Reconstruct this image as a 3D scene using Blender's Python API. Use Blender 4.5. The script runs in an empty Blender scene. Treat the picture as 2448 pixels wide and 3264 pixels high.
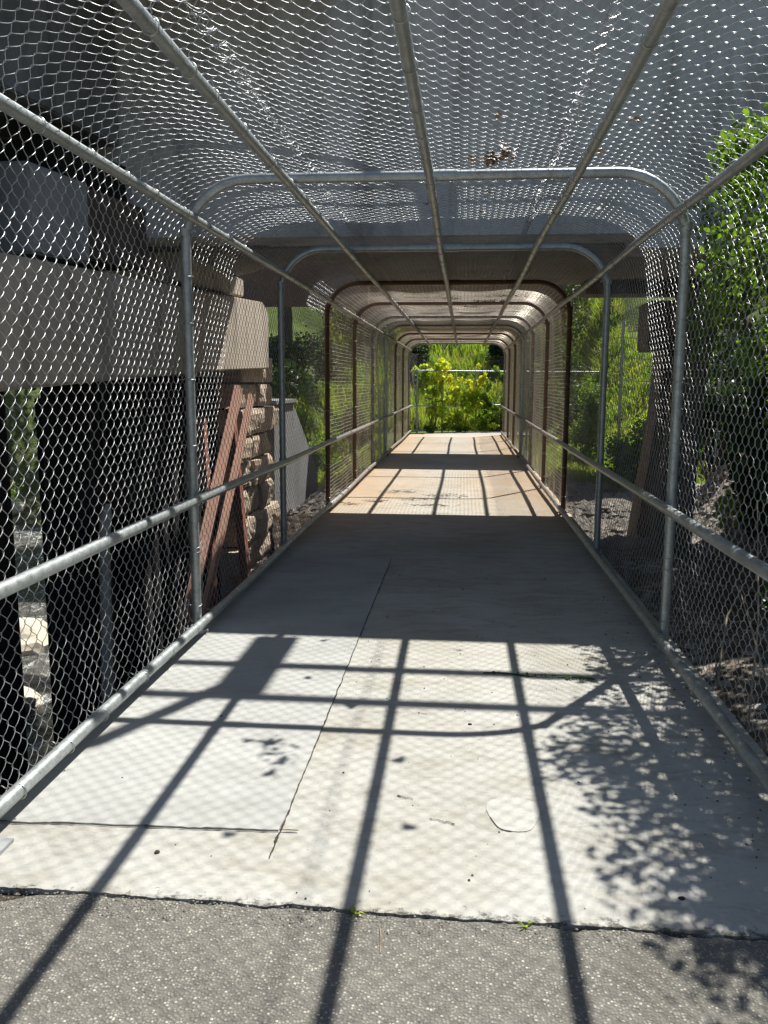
import bpy, bmesh, math, random
import numpy as np
from mathutils import Vector, Matrix, noise
PI = math.pi
rng = random.Random(7)
npr = np.random.RandomState(11)
scene = bpy.context.scene
col = scene.collection
SUN = Vector((0.338, 0.514, 1.0))            # direction towards the sun

# ------------------------------------------------------------------ materials
def new_mat(name):
    m = bpy.data.materials.new(name); m.use_nodes = True
    nt = m.node_tree
    for n in list(nt.nodes): nt.nodes.remove(n)
    out = nt.nodes.new('ShaderNodeOutputMaterial')
    return m, nt, out
def N(nt, t, **kw):
    n = nt.nodes.new(t)
    for k, v in kw.items():
        if k in n.inputs.keys() if isinstance(k, str) else False: n.inputs[k].default_value = v
        else: setattr(n, k, v)
    return n
def pos(nt, scale=(1,1,1)):
    g = nt.nodes.new('ShaderNodeNewGeometry')
    m = nt.nodes.new('ShaderNodeMapping'); m.inputs['Scale'].default_value = scale
    nt.links.new(g.outputs['Position'], m.inputs['Vector'])
    return m.outputs[0]
def noise_(nt, vec, scale, detail=6, rough=.6, dist=0):
    n = nt.nodes.new('ShaderNodeTexNoise'); n.inputs['Scale'].default_value = scale
    n.inputs['Detail'].default_value = detail; n.inputs['Roughness'].default_value = rough
    n.inputs['Distortion'].default_value = dist
    nt.links.new(vec, n.inputs['Vector']); return n.outputs['Fac']
def ramp(nt, fac, stops):
    r = nt.nodes.new('ShaderNodeValToRGB'); e = r.color_ramp.elements
    while len(e) < len(stops): e.new(.5)
    for i, (p, c) in enumerate(stops):
        e[i].position = p; e[i].color = (c[0], c[1], c[2], 1) if not isinstance(c, (int, float)) else (c, c, c, 1)
    nt.links.new(fac, r.inputs[0]); return r.outputs[0]
def mix(nt, f, a, b, mode='MIX'):
    m = nt.nodes.new('ShaderNodeMix'); m.data_type = 'RGBA'; m.blend_type = mode
    for s, v in ((m.inputs[0], f), (m.inputs[6], a), (m.inputs[7], b)):
        if hasattr(v, 'node'): nt.links.new(v, s)
        else: s.default_value = v if isinstance(v, (int, float)) else (v[0], v[1], v[2], 1)
    return m.outputs[2]
def math_(nt, op, a, b=0.0, clamp=False):
    m = nt.nodes.new('ShaderNodeMath'); m.operation = op; m.use_clamp = clamp
    for s, v in ((m.inputs[0], a), (m.inputs[1], b)):
        if hasattr(v, 'node'): nt.links.new(v, s)
        else: s.default_value = v
    return m.outputs[0]
def bump(nt, h, strength, dist=.01):
    b = nt.nodes.new('ShaderNodeBump'); b.inputs['Strength'].default_value = strength
    b.inputs['Distance'].default_value = dist; nt.links.new(h, b.inputs['Height']); return b.outputs[0]
def bsdf(nt, out, color, rough=.8, metal=0, normal=None, spec=.5):
    p = nt.nodes.new('ShaderNodeBsdfPrincipled')
    for s, v in ((p.inputs['Base Color'], color), (p.inputs['Roughness'], rough), (p.inputs['Metallic'], metal)):
        if hasattr(v, 'node'): nt.links.new(v, s)
        else: s.default_value = v if isinstance(v, (int, float)) else (v[0], v[1], v[2], 1)
    p.inputs['Specular IOR Level'].default_value = spec
    if normal is not None: nt.links.new(normal, p.inputs['Normal'])
    nt.links.new(p.outputs[0], out.inputs[0]); return p
def sepxyz(nt):
    g = nt.nodes.new('ShaderNodeNewGeometry'); s = nt.nodes.new('ShaderNodeSeparateXYZ')
    nt.links.new(g.outputs['Position'], s.inputs[0]); return s.outputs

def mat_concrete(name, c1, c2, stain=(.08,.06,.045), samt=.5, sc=1.0, bstr=.35, streak=False, pits=True):
    m, nt, out = new_mat(name)
    v = pos(nt)
    a = noise_(nt, v, 1.1*sc, 8, .65)
    b = noise_(nt, v, 28*sc, 5, .7)
    base = mix(nt, ramp(nt, a, [(.32, 0.0), (.68, 1.0)]), c1, c2)
    base = mix(nt, math_(nt, 'MULTIPLY', ramp(nt, b, [(.4, 0.0), (.75, 1.0)]), .35), base, (c2[0]*.6, c2[1]*.58, c2[2]*.55))
    vs = pos(nt, (1.6, 1.6, .25) if streak else (1, .6, 1))
    st = noise_(nt, vs, 1.7*sc, 9, .7, .6)
    base = mix(nt, math_(nt, 'MULTIPLY', ramp(nt, st, [(.5, 0.0), (.72, 1.0)]), samt), base, stain)
    h = b
    if pits:
        vo = nt.nodes.new('ShaderNodeTexVoronoi'); vo.inputs['Scale'].default_value = 45*sc
        nt.links.new(v, vo.inputs['Vector'])
        pit = ramp(nt, vo.outputs['Distance'], [(.05, 0.0), (.16, 1.0)])
        sel = ramp(nt, noise_(nt, v, 7*sc, 3), [(.55, 0.0), (.62, 1.0)])
        f = math_(nt, 'MULTIPLY', math_(nt, 'SUBTRACT', 1.0, pit), sel)
        base = mix(nt, math_(nt, 'MULTIPLY', f, .6), base, (c1[0]*.35, c1[1]*.33, c1[2]*.3))
        h = math_(nt, 'SUBTRACT', b, math_(nt, 'MULTIPLY', f, .8))
    bsdf(nt, out, base, .9, 0, bump(nt, h, bstr, .006), .25)
    return m

def mat_deck():
    m, nt, out = new_mat('weathered_deck_concrete')
    v = pos(nt)
    a = noise_(nt, v, .9, 8, .6)
    b = noise_(nt, v, 60, 4, .7)
    base = mix(nt, ramp(nt, a, [(.3, 0.0), (.7, 1.0)]), (.455,.448,.405), (.345,.335,.295))
    st = noise_(nt, pos(nt, (.9, 2.2, 1)), 3.2, 9, .75, .8)
    base = mix(nt, math_(nt, 'MULTIPLY', ramp(nt, st, [(.47, 0.0), (.68, 1.0)]), .55), base, (.20,.175,.125))
    bst = noise_(nt, v, .55, 6, .7, .5)
    base = mix(nt, math_(nt, 'MULTIPLY', ramp(nt, bst, [(.48, 0.0), (.62, 1.0)]), .38), base, (.30,.26,.18))
    base = mix(nt, math_(nt, 'MULTIPLY', ramp(nt, b, [(.5, 0.0), (.8, 1.0)]), .4), base, (.2,.19,.165))
    # scuffs, small dark spots
    vo = nt.nodes.new('ShaderNodeTexVoronoi'); vo.inputs['Scale'].default_value = 16
    nt.links.new(v, vo.inputs['Vector'])
    spot = ramp(nt, vo.outputs['Distance'], [(.03, 1.0), (.09, 0.0)])
    sel = ramp(nt, noise_(nt, v, 5, 3), [(.52, 0.0), (.6, 1.0)])
    base = mix(nt, math_(nt, 'MULTIPLY', math_(nt, 'MULTIPLY', spot, sel), .55), base, (.10,.09,.075))
    vo2 = nt.nodes.new('ShaderNodeTexVoronoi'); vo2.inputs['Scale'].default_value = 75
    nt.links.new(v, vo2.inputs['Vector'])
    sp2 = ramp(nt, vo2.outputs['Distance'], [(.10, 1.0), (.22, 0.0)])
    sel2 = ramp(nt, noise_(nt, v, 23, 3), [(.5, 0.0), (.6, 1.0)])
    base = mix(nt, math_(nt, 'MULTIPLY', math_(nt, 'MULTIPLY', sp2, sel2), .45), base, (.58,.55,.48))
    # old rust wash from the mesh above, along the inner bays and the edges
    s = sepxyz(nt)
    far = nt.nodes.new('ShaderNodeMapRange'); far.inputs['From Min'].default_value = 8.2; far.inputs['From Max'].default_value = 12.5
    nt.links.new(s[1], far.inputs['Value'])
    edge = nt.nodes.new('ShaderNodeMapRange'); edge.inputs['From Min'].default_value = .1; edge.inputs['From Max'].default_value = 1.5
    nt.links.new(math_(nt, 'ABSOLUTE', s[0]), edge.inputs['Value'])
    rf = math_(nt, 'MULTIPLY', far.outputs[0], math_(nt, 'ADD', math_(nt, 'MULTIPLY', edge.outputs[0], .65), .25))
    rf = math_(nt, 'MULTIPLY', rf, ramp(nt, noise_(nt, v, 1.5, 6), [(.25, .5), (.7, 1.0)]))
    base = mix(nt, rf, base, (.42,.27,.14))
    # crumbled dirty edge at the joint with the asphalt
    je = nt.nodes.new('ShaderNodeMapRange'); je.inputs['From Min'].default_value = 2.43; je.inputs['From Max'].default_value = 2.60
    je.inputs['To Min'].default_value = .44; je.inputs['To Max'].default_value = 0
    nt.links.new(s[1], je.inputs['Value'])
    jn = noise_(nt, v, 26, 8, .8)
    jf = ramp(nt, math_(nt, 'ADD', je.outputs[0], math_(nt, 'MULTIPLY', jn, 1.0)), [(.84, 0.0), (.93, 1.0)])
    base = mix(nt, math_(nt, 'MULTIPLY', jf, .85), base, (.07,.06,.045))
    h = math_(nt, 'SUBTRACT', math_(nt, 'ADD', math_(nt, 'MULTIPLY', b, .6), math_(nt, 'MULTIPLY', st, .6)), jf)
    bsdf(nt, out, base, .92, 0, bump(nt, h, .5, .006), .2)
    return m

def mat_patch():
    m, nt, out = new_mat('newer_patch_concrete')
    v = pos(nt)
    a = noise_(nt, v, 1.3, 7, .6); b = noise_(nt, v, 90, 3, .7)
    base = mix(nt, ramp(nt, a, [(.3, 0.0), (.7, 1.0)]), (.415,.415,.385), (.315,.315,.29))
    st = noise_(nt, pos(nt, (.8, 1.6, 1)), 2.5, 9, .75, .5)
    base = mix(nt, math_(nt, 'MULTIPLY', ramp(nt, st, [(.48, 0.0), (.72, 1.0)]), .5), base, (.23,.215,.18))
    s2 = noise_(nt, pos(nt, (5, 14, 1)), 2.2, 8, .8, .3)
    base = mix(nt, math_(nt, 'MULTIPLY', ramp(nt, s2, [(.55, 0.0), (.7, 1.0)]), .4), base, (.25,.245,.22))
    s3 = noise_(nt, v, 34, 4, .8)
    base = mix(nt, math_(nt, 'MULTIPLY', ramp(nt, s3, [(.6, 0.0), (.7, 1.0)]), .4), base, (.22,.21,.19))
    bsdf(nt, out, base, .85, 0, bump(nt, b, .25, .003), .25)
    return m

def mat_asphalt():
    m, nt, out = new_mat('worn_asphalt')
    v = pos(nt)
    vo = nt.nodes.new('ShaderNodeTexVoronoi'); vo.inputs['Scale'].default_value = 105; vo.inputs['Randomness'].default_value = 1
    nt.links.new(v, vo.inputs['Vector'])
    wn = nt.nodes.new('ShaderNodeSeparateColor'); nt.links.new(vo.outputs['Color'], wn.inputs[0])
    stone = ramp(nt, wn.outputs[0], [(0.0, (.10,.095,.08)), (.35, (.16,.152,.13)), (.62, (.235,.222,.188)), (.82, (.33,.31,.26)), (.95, (.47,.44,.37)), (1.0, (.62,.57,.47))])
    inside = ramp(nt, vo.outputs['Distance'], [(.30, 1.0), (.52, 0.0)])
    base = mix(nt, inside, (.13,.12,.10), stone)
    big = noise_(nt, v, 2.2, 6, .65)
    base = mix(nt, math_(nt, 'MULTIPLY', ramp(nt, big, [(.35, 0.0), (.7, 1.0)]), .35), base, (.30,.285,.235))
    fine = noise_(nt, v, 170, 3, .7)
    base = mix(nt, math_(nt, 'MULTIPLY', fine, .35), base, (.13,.122,.10))
    h = math_(nt, 'SUBTRACT', math_(nt, 'MULTIPLY', fine, .5), vo.outputs['Distance'])
    bsdf(nt, out, base, .9, 0, bump(nt, h, .8, .006), .3)
    return m

def mat_galv(name, base1=(.44,.47,.46), rust_from=9.0, rust_to=13.0, maxr=.85, metal=.55, rough=.42, fixed=None):
    m, nt, out = new_mat(name)
    v = pos(nt)
    a = noise_(nt, v, 70, 3, .6); b = noise_(nt, v, 9, 5, .6)
    base = mix(nt, ramp(nt, a, [(.35, 0.0), (.65, 1.0)]), base1, tuple(c*.74 for c in base1))
    base = mix(nt, math_(nt, 'MULTIPLY', ramp(nt, b, [(.45, 0.0), (.7, 1.0)]), .45), base, tuple(c*1.35 for c in base1))
    dn = noise_(nt, pos(nt, (3, .8, 3)), 5, 7, .75)
    base = mix(nt, math_(nt, 'MULTIPLY', ramp(nt, dn, [(.5, 0.0), (.66, 1.0)]), .5), base, tuple(c*.42 for c in base1))
    s = sepxyz(nt)
    if fixed is None:
        mr = nt.nodes.new('ShaderNodeMapRange'); mr.inputs['From Min'].default_value = rust_from; mr.inputs['From Max'].default_value = rust_to
        mr.inputs['To Max'].default_value = maxr
        nt.links.new(s[1], mr.inputs['Value']); rf0 = mr.outputs[0]
    else: rf0 = fixed
    rn = ramp(nt, noise_(nt, v, 14, 6, .7), [(.30, .35), (.6, 1.0)])
    rf = math_(nt, 'MULTIPLY', rf0, rn)
    rust = mix(nt, noise_(nt, v, 25, 4), (.085,.042,.02), (.19,.10,.05))
    base = mix(nt, rf, base, rust)
    me = math_(nt, 'MULTIPLY', math_(nt, 'SUBTRACT', 1.0, rf, True), metal)
    ro = math_(nt, 'ADD', math_(nt, 'MULTIPLY', rf, .35), rough)
    bsdf(nt, out, base, ro, me, bump(nt, a, .12, .001), .5)
    return m

def mat_plain(name, c1, c2, rough=.9, sc=6, metal=0, bstr=.4, bd=.01, spec=.3):
    m, nt, out = new_mat(name)
    v = pos(nt)
    a = noise_(nt, v, sc, 7, .65)
    base = mix(nt, ramp(nt, a, [(.3, 0.0), (.7, 1.0)]), c1, c2)
    bsdf(nt, out, base, rough, metal, bump(nt, a, bstr, bd), spec)
    return m

def mat_wood(name, c1, c2, sc=(9, 9, 1.2)):
    m, nt, out = new_mat(name)
    a = noise_(nt, pos(nt, sc), 4, 7, .7, .4)
    base = mix(nt, ramp(nt, a, [(.3, 0.0), (.7, 1.0)]), c1, c2)
    b = noise_(nt, pos(nt), 3, 4)
    base = mix(nt, math_(nt, 'MULTIPLY', ramp(nt, b, [(.5, 0.0), (.7, 1.0)]), .4), base, tuple(c*.6 for c in c2))
    bsdf(nt, out, base, .85, 0, bump(nt, a, .5, .01), .25)
    return m

def mat_leaf(name, c1, c2, trans=.45, c3=None):
    m, nt, out = new_mat(name)
    v = pos(nt)
    g = nt.nodes.new('ShaderNodeNewGeometry')
    f = noise_(nt, v, 11, 2); f2 = noise_(nt, v, 1.3, 3)
    base = mix(nt, ramp(nt, f, [(.35, 0.0), (.65, 1.0)]), c1, c2)
    if c3: base = mix(nt, ramp(nt, f2, [(.45, 0.0), (.6, 1.0)]), base, c3)
    d = nt.nodes.new('ShaderNodeBsdfPrincipled'); d.inputs['Roughness'].default_value = .45; d.inputs['Specular IOR Level'].default_value = .45
    t = nt.nodes.new('ShaderNodeBsdfTranslucent')
    nt.links.new(base, d.inputs['Base Color'])
    tb = mix(nt, 1.0, base, (1.5, 1.6, .7), 'MULTIPLY')
    nt.links.new(tb, t.inputs['Color'])
    ms = nt.nodes.new('ShaderNodeMixShader'); ms.inputs[0].default_value = trans
    nt.links.new(d.outputs[0], ms.inputs[1]); nt.links.new(t.outputs[0], ms.inputs[2])
    nt.links.new(ms.outputs[0], out.inputs[0])
    return m

def mat_ground():
    m, nt, out = new_mat('earth_and_gravel')
    v = pos(nt)
    s = sepxyz(nt)
    a = noise_(nt, v, 1.2, 8, .65); b = noise_(nt, v, 14, 6, .7)
    vo = nt.nodes.new('ShaderNodeTexVoronoi'); vo.inputs['Scale'].default_value = 14
    nt.links.new(v, vo.inputs['Vector'])
    sc_ = nt.nodes.new('ShaderNodeSeparateColor'); nt.links.new(vo.outputs['Color'], sc_.inputs[0])
    peb = ramp(nt, sc_.outputs[0], [(0.0, (.07,.055,.04)), (.5, (.16,.13,.10)), (.85, (.30,.27,.23)), (1.0, (.45,.42,.38))])
    soil = mix(nt, ramp(nt, b, [(.35, 0.0), (.65, 1.0)]), (.085,.062,.042), (.16,.125,.09))
    base = mix(nt, ramp(nt, a, [(.35, 0.0), (.6, 1.0)]), soil, peb)
    green = mix(nt, ramp(nt, b, [(.3, 0.0), (.7, 1.0)]), (.045,.085,.014), (.12,.15,.03))
    mr = nt.nodes.new('ShaderNodeMapRange'); mr.inputs['From Min'].default_value = 21; mr.inputs['From Max'].default_value = 27
    nt.links.new(s[1], mr.inputs['Value'])
    gm = math_(nt, 'MULTIPLY', mr.outputs[0], ramp(nt, noise_(nt, v, .8, 5), [(.25, .5), (.5, 1.0)]))
    ab = nt.nodes.new('ShaderNodeMapRange'); ab.inputs['From Min'].default_value = 12; ab.inputs['From Max'].default_value = 16
    nt.links.new(math_(nt, 'ABSOLUTE', s[0]), ab.inputs['Value'])
    gm = math_(nt, 'MAXIMUM', gm, math_(nt, 'MULTIPLY', ab.outputs[0], .9))
    base = mix(nt, gm, base, green)
    h = math_(nt, 'ADD', b, math_(nt, 'MULTIPLY', vo.outputs['Distance'], -.6))
    bsdf(nt, out, base, .95, 0, bump(nt, h, .8, .04), .2)
    return m

def mat_water():
    m, nt, out = new_mat('rippling_creek_water')
    v = pos(nt, (1, .55, 1))
    a = noise_(nt, v, 3.0, 8, .75, 1.2)
    foam = ramp(nt, noise_(nt, v, 5.5, 9, .8, .8), [(.52, 0.0), (.60, 1.0)])
    base = mix(nt, foam, (.09,.085,.07), (.62,.64,.64))
    bsdf(nt, out, base, .12, 0, bump(nt, a, 1.0, .12), .7)
    return m

def mat_stone():
    m, nt, out = new_mat('rough_masonry_stone')
    v = pos(nt)
    a = noise_(nt, v, 2.1, 8, .7); b = noise_(nt, v, 22, 6, .75)
    base = mix(nt, ramp(nt, a, [(.3, 0.0), (.7, 1.0)]), (.56,.42,.28), (.58,.51,.42))
    base = mix(nt, math_(nt, 'MULTIPLY', ramp(nt, b, [(.4, 0.0), (.65, 1.0)]), .6), base, (.22,.155,.11))
    bsdf(nt, out, base, .95, 0, bump(nt, b, 1.0, .03), .2)
    return m

M = {}
M['patch2'] = mat_concrete('old_patch_concrete', (.47,.46,.415), (.37,.36,.32), (.25,.23,.19), .35, 1.5, .3)
M['deck'] = mat_deck(); M['patch'] = mat_patch(); M['asphalt'] = mat_asphalt()
M['galv'] = mat_galv('galvanised_pipe')
M['galv_near'] = mat_galv('galvanised_hoop_pipe', fixed=0.0)
M['rusty'] = mat_galv('rust_brown_pipe', (.12,.10,.085), fixed=.85)
M['wire'] = mat_galv('galvanised_wire', (.45,.46,.46), 9.5, 15, .65, metal=.65, rough=.38)
M['oldwire'] = mat_galv('rusty_welded_wire', (.64,.58,.47), fixed=.28, metal=.5, rough=.3)
M['tie'] = mat_galv('tie_wire', (.50,.50,.48), 12, 20, .6, metal=.7, rough=.35)
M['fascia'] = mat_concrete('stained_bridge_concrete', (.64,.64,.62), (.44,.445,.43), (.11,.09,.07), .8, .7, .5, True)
M['block'] = mat_concrete('pale_block_concrete', (.34,.345,.33), (.26,.26,.245), (.10,.085,.065), .55, 1.2, .5, True)
M['cap'] = mat_concrete('cap_beam_concrete', (.60,.52,.40), (.46,.40,.32), (.12,.085,.055), .7, 1.0, .4, True)
M['brownc'] = mat_concrete('brown_stained_concrete', (.15,.12,.095), (.095,.075,.06), (.05,.035,.025), .6, 1.1, .5, True)
M['wing'] = mat_concrete('grey_wing_wall_concrete', (.28,.28,.27), (.20,.20,.19), (.10,.085,.07), .4, 1.0, .4, True)
M['darkc'] = mat_concrete('dark_weathered_concrete', (.27,.275,.27), (.17,.172,.165), (.05,.045,.035), .7, 1.0, .5, True)
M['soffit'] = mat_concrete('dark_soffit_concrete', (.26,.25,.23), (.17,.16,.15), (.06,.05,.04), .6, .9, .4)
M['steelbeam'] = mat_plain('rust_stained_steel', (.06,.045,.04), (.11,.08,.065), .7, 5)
M['pile'] = mat_wood('creosoted_timber', (.008,.007,.006), (.022,.018,.015))
M['redwood'] = mat_wood('red_brown_timber', (.36,.15,.10), (.27,.115,.08))
M['palewood'] = mat_wood('pale_sliver_timber', (.60,.56,.48), (.40,.38,.34))  # pale tone makes up for the shade the post stands in
M['palerock'] = mat_plain('pale_creek_stone', (.62,.56,.44), (.46,.41,.32), .9, 4, bstr=.7, bd=.03)
M['pinkwood'] = mat_wood('sunlit_pink_timber', (.55,.33,.24), (.46,.26,.19))  # sunlight on the brace put into a paler pink of the red brown timber
M['timber'] = mat_wood('grey_timber', (.20,.18,.15), (.13,.11,.09))
M['stone'] = mat_stone(); M['ground'] = mat_ground(); M['water'] = mat_water()
M['rock'] = mat_plain('creek_rock', (.30,.27,.23), (.17,.15,.125), .9, 5, bstr=.8, bd=.04)
M['darkrock'] = mat_plain('brown_rock', (.16,.125,.095), (.09,.075,.06), .9, 5, bstr=.8, bd=.04)
M['dirt'] = mat_plain('joint_dirt', (.035,.028,.02), (.07,.055,.04), 1, 40, bstr=.6, bd=.004)
M['bark'] = mat_plain('grey_bark', (.13,.105,.08), (.07,.055,.042), .95, 18, bstr=.9, bd=.02)
M['twig'] = mat_plain('dry_twig', (.34,.27,.19), (.22,.17,.12), .9, 20)
M['leafY'] = mat_leaf('yellow_green_leaf', (.44,.50,.06), (.22,.33,.04), .58, (.58,.55,.09))
M['leafG'] = mat_leaf('mid_green_leaf', (.05,.10,.018), (.10,.16,.028), .4, (.035,.07,.015))
M['leafB'] = mat_leaf('bright_green_leaf', (.12,.20,.03), (.22,.29,.05), .5, (.08,.14,.025))
M['leafS'] = mat_leaf('sapling_leaf', (.06,.12,.016), (.19,.28,.035), .48, (.09,.16,.02))
M['leafD'] = mat_leaf('dark_green_leaf', (.022,.048,.012), (.042,.075,.016), .25)
M['grass'] = mat_leaf('grass_blade', (.17,.26,.035), (.26,.34,.06), .5, (.30,.31,.08))
M['deadleaf'] = mat_leaf('dead_leaf', (.12,.065,.03), (.07,.04,.02), .15)
M['cyan'] = mat_plain('cyan_spray_paint', (.10,.33,.38), (.16,.36,.38), .7, 60)
M['steelplate'] = mat_plain('grey_painted_steel', (.42,.43,.43), (.32,.33,.33), .5, 12, .3)

# ------------------------------------------------------------------ mesh helper
class MB:
    def __init__(s): s.v = []; s.f = []; s.sm = []
    def add(s, vs, fs, smooth=False):
        o = len(s.v); s.v += [tuple(v) for v in vs]
        s.f += [tuple(i+o for i in f) for f in fs]; s.sm += [smooth]*len(fs); return s
    def tube(s, pts, r, n=10, cap=True, closed=False):
        pts = [Vector(p) for p in pts]; m = len(pts)
        rs = r if isinstance(r, (list, tuple)) else [r]*m
        t0 = (pts[1]-pts[0]).normalized()
        up = Vector((0,0,1)) if abs(t0.z) < .9 else Vector((1,0,0))
        u = t0.cross(up).normalized(); vs = []
        for i in range(m):
            if closed: t = (pts[(i+1) % m]-pts[i-1]).normalized()
            else: t = (pts[min(i+1, m-1)]-pts[max(i-1, 0)]).normalized()
            u = (u - t*u.dot(t)).normalized(); w = t.cross(u)
            for k in range(n):
                a = 2*PI*k/n; vs.append(pts[i]+(u*math.cos(a)+w*math.sin(a))*rs[i])
        fs = []
        for i in range(m if closed else m-1):
            j = (i+1) % m
            for k in range(n): fs.append((i*n+k, i*n+(k+1) % n, j*n+(k+1) % n, j*n+k))
        s.add(vs, fs, True)
        if cap and not closed:
            o = len(s.v)
            s.add([vs[k] for k in range(n)], [tuple(reversed(range(n)))]); s.add([vs[(m-1)*n+k] for k in range(n)], [tuple(range(n))])
        return s
    def box(s, x0, x1, y0, y1, z0, z1):
        vs = [(x0,y0,z0),(x1,y0,z0),(x1,y1,z0),(x0,y1,z0),(x0,y0,z1),(x1,y0,z1),(x1,y1,z1),(x0,y1,z1)]
        return s.add(vs, [(0,3,2,1),(4,5,6,7),(0,1,5,4),(1,2,6,5),(2,3,7,6),(3,0,4,7)])
    def prism(s, poly, axis, a, b):
        # poly: 2D outline in the two other axes (x: (y,z); y: (x,z); z: (x,y))
        def P(p, t):
            return (t, p[0], p[1]) if axis == 'x' else (p[0], t, p[1]) if axis == 'y' else (p[0], p[1], t)
        n = len(poly)
        vs = [P(p, a) for p in poly]+[P(p, b) for p in poly]
        fs = [tuple(range(n)), tuple(reversed(range(n, 2*n)))]+[(i, i+n, (i+1) % n+n, (i+1) % n) for i in range(n)]
        return s.add(vs, fs)
    def beam(s, p, q, w, h, up=(0,0,1)):
        p = Vector(p); q = Vector(q); t = (q-p).normalized(); up = Vector(up)
        u = t.cross(up)
        if u.length < 1e-4: u = t.cross(Vector((1,0,0)))
        u.normalize(); v = u.cross(t)
        vs = [c+u*a*w/2+v*b*h/2 for c in (p, q) for a, b in ((-1,-1),(1,-1),(1,1),(-1,1))]
        return s.add(vs, [(0,3,2,1),(4,5,6,7),(0,1,5,4),(1,2,6,5),(2,3,7,6),(3,0,4,7)])
    def build(s, name, mat, parent=None, bevel=0):
        me = bpy.data.meshes.new(name); me.from_pydata(s.v, [], s.f); me.validate()
        bm = bmesh.new(); bm.from_mesh(me); bmesh.ops.recalc_face_normals(bm, faces=bm.faces)
        if bevel:
            es = [e for e in bm.edges if len(e.link_faces) == 2 and e.calc_face_angle(0) > .5]
            bmesh.ops.bevel(bm, geom=es, offset=bevel, segments=2, affect='EDGES', clamp_overlap=True)
        bm.to_mesh(me); bm.free()
        if any(s.sm) and not bevel:
            me.polygons.foreach_set('use_smooth', s.sm)
        return link(name, me, mat, parent)
def link(name, me, mat, parent=None):
    if mat is not None and not me.materials: me.materials.append(mat)
    o = bpy.data.objects.new(name, me); col.objects.link(o)
    if parent is not None: o.parent = parent
    return o
def np_mesh(name, v, f, smooth=True):
    me = bpy.data.meshes.new(name)
    v = np.asarray(v, dtype=np.float32); f = np.asarray(f, dtype=np.int32)
    me.vertices.add(len(v)); me.vertices.foreach_set('co', v.ravel())
    k = f.shape[1]
    me.loops.add(f.size); me.loops.foreach_set('vertex_index', f.ravel())
    me.polygons.add(len(f)); me.polygons.foreach_set('loop_start', np.arange(0, f.size, k, dtype=np.int32))
    try: me.polygons.foreach_set('loop_total', np.full(len(f), k, dtype=np.int32))
    except Exception: pass
    me.polygons.foreach_set('use_smooth', np.full(len(f), smooth))
    me.update(calc_edges=True); me.validate()
    return me
def empty(name, loc=(0,0,0)):
    o = bpy.data.objects.new(name, None); o.empty_display_size = .1; o.location = loc; col.objects.link(o); return o
def tag(o, label=None, cat=None, group=None, kind=None):
    if label: o['label'] = label
    if cat: o['category'] = cat
    if group: o['group'] = group
    if kind: o['kind'] = kind
    return o
def fbm(x, y, z=0, s=1): return noise.fractal(Vector((x*s, y*s, z*s)), 1.0, 2.0, 5)

# ------------------------------------------------------------------ dimensions
HW = 1.5            # half distance between hoop legs
HT = 2.86           # centre line of hoop top
R0 = .40            # hoop corner radius
PR = .029           # pipe radius
Y1, SP = 5.32, 2.765
NH = 10             # hoops 0..9
HY = [Y1+(k-1)*SP for k in range(NH)]

# ------------------------------------------------------------------ setting
def smooth(a, b, t):
    t = max(0, min(1, (t-a)/(b-a))); return t*t*(3-2*t)
def terrain(x, y):
    n = fbm(x, y, 0, .25)*.5+fbm(x, y, 3, 1.1)*.12
    # left side: slope down to the creek
    l = -.45-2.5*(smooth(-1.6, -2.1, x) if y < 12.6 else smooth(-2.2, -5.2, x))
    bank = smooth(24, 31, y)
    l = l*(1-bank)+(-.35)*bank
    lb = smooth(-12.5, -17, x)*5.0
    l += lb
    r = -.10-.50*smooth(8, 13, y)*(1-smooth(20, 26, y))+smooth(2.3, 4.5, x-.08*y)*(1-smooth(13, 17, y))*2.6+smooth(9, 16, x)*4
    t = smooth(-1.5, 1.5, x)
    z = l*(1-t)+r*t
    # under the deck stays below it
    core = (1-smooth(1.6, 2.4, abs(x)))
    z = z+n*(1-core)*(.6 if y > 12 else .35)
    near = (1-smooth(2.3, 2.9, y))*(1-smooth(3.2, 5.5, abs(x)))
    z = z*(1-near)+(-.06)*near
    far = smooth(27.2, 28.4, y)
    if 27 < y < 31.5: z = z*(1-far*core)+(-.05)*far*core
    hill = max(0, (y-30.8))*.62
    hr = max(0, y-21)*.30*smooth(3.5, 6, x)
    hl = max(0, y-20)*.28*smooth(-3.2, -7, x)*smooth(19, 27, y)
    z += max(hill, hr, hl)+ (fbm(x, y, 9, .15)*1.6 if y > 33 else 0)
    if near > .99: z = -.06
    if 2.6 < y < 27.4 and abs(x) < 1.9: z = min(z, -.12-.1*(abs(x) < 1.5))
    return z
def axis(lo, hi, f0, f1, step, grow=1.16):
    a = list(np.arange(f0, f1+1e-6, step)); s = step
    while a[-1] < hi: s *= grow; a.append(a[-1]+s)
    s = step
    while a[0] > lo: s *= grow; a.insert(0, a[0]-s)
    return a
xs = axis(-320, 320, -16, 14, .32); ys = axis(-200, 400, 0, 40, .32)
gv = [(x, y, terrain(x, y) if y < 120 else terrain(x, 120)) for y in ys for x in xs]
nx = len(xs)
gf = [(j*nx+i, j*nx+i+1, (j+1)*nx+i+1, (j+1)*nx+i) for j in range(len(ys)-1) for i in range(nx-1)]
ground = link('ground', np_mesh('ground', gv, gf), M['ground'])
tag(ground, 'brown stony ground rising to a green hillside behind the path', 'ground', kind='structure')

def jag(x0, x1, y0, step, amp, seed, big=None):
    pts = []; x = x0
    while x < x1:
        yy = y0+amp*fbm(x*6, seed, 0, 1)+amp*.5*fbm(x*25, seed, 5, 1)
        if big: yy += big(x)
        pts.append((x, yy)); x += step*(.6+.8*rng.random())
    pts.append((x1, y0)); return pts
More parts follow.
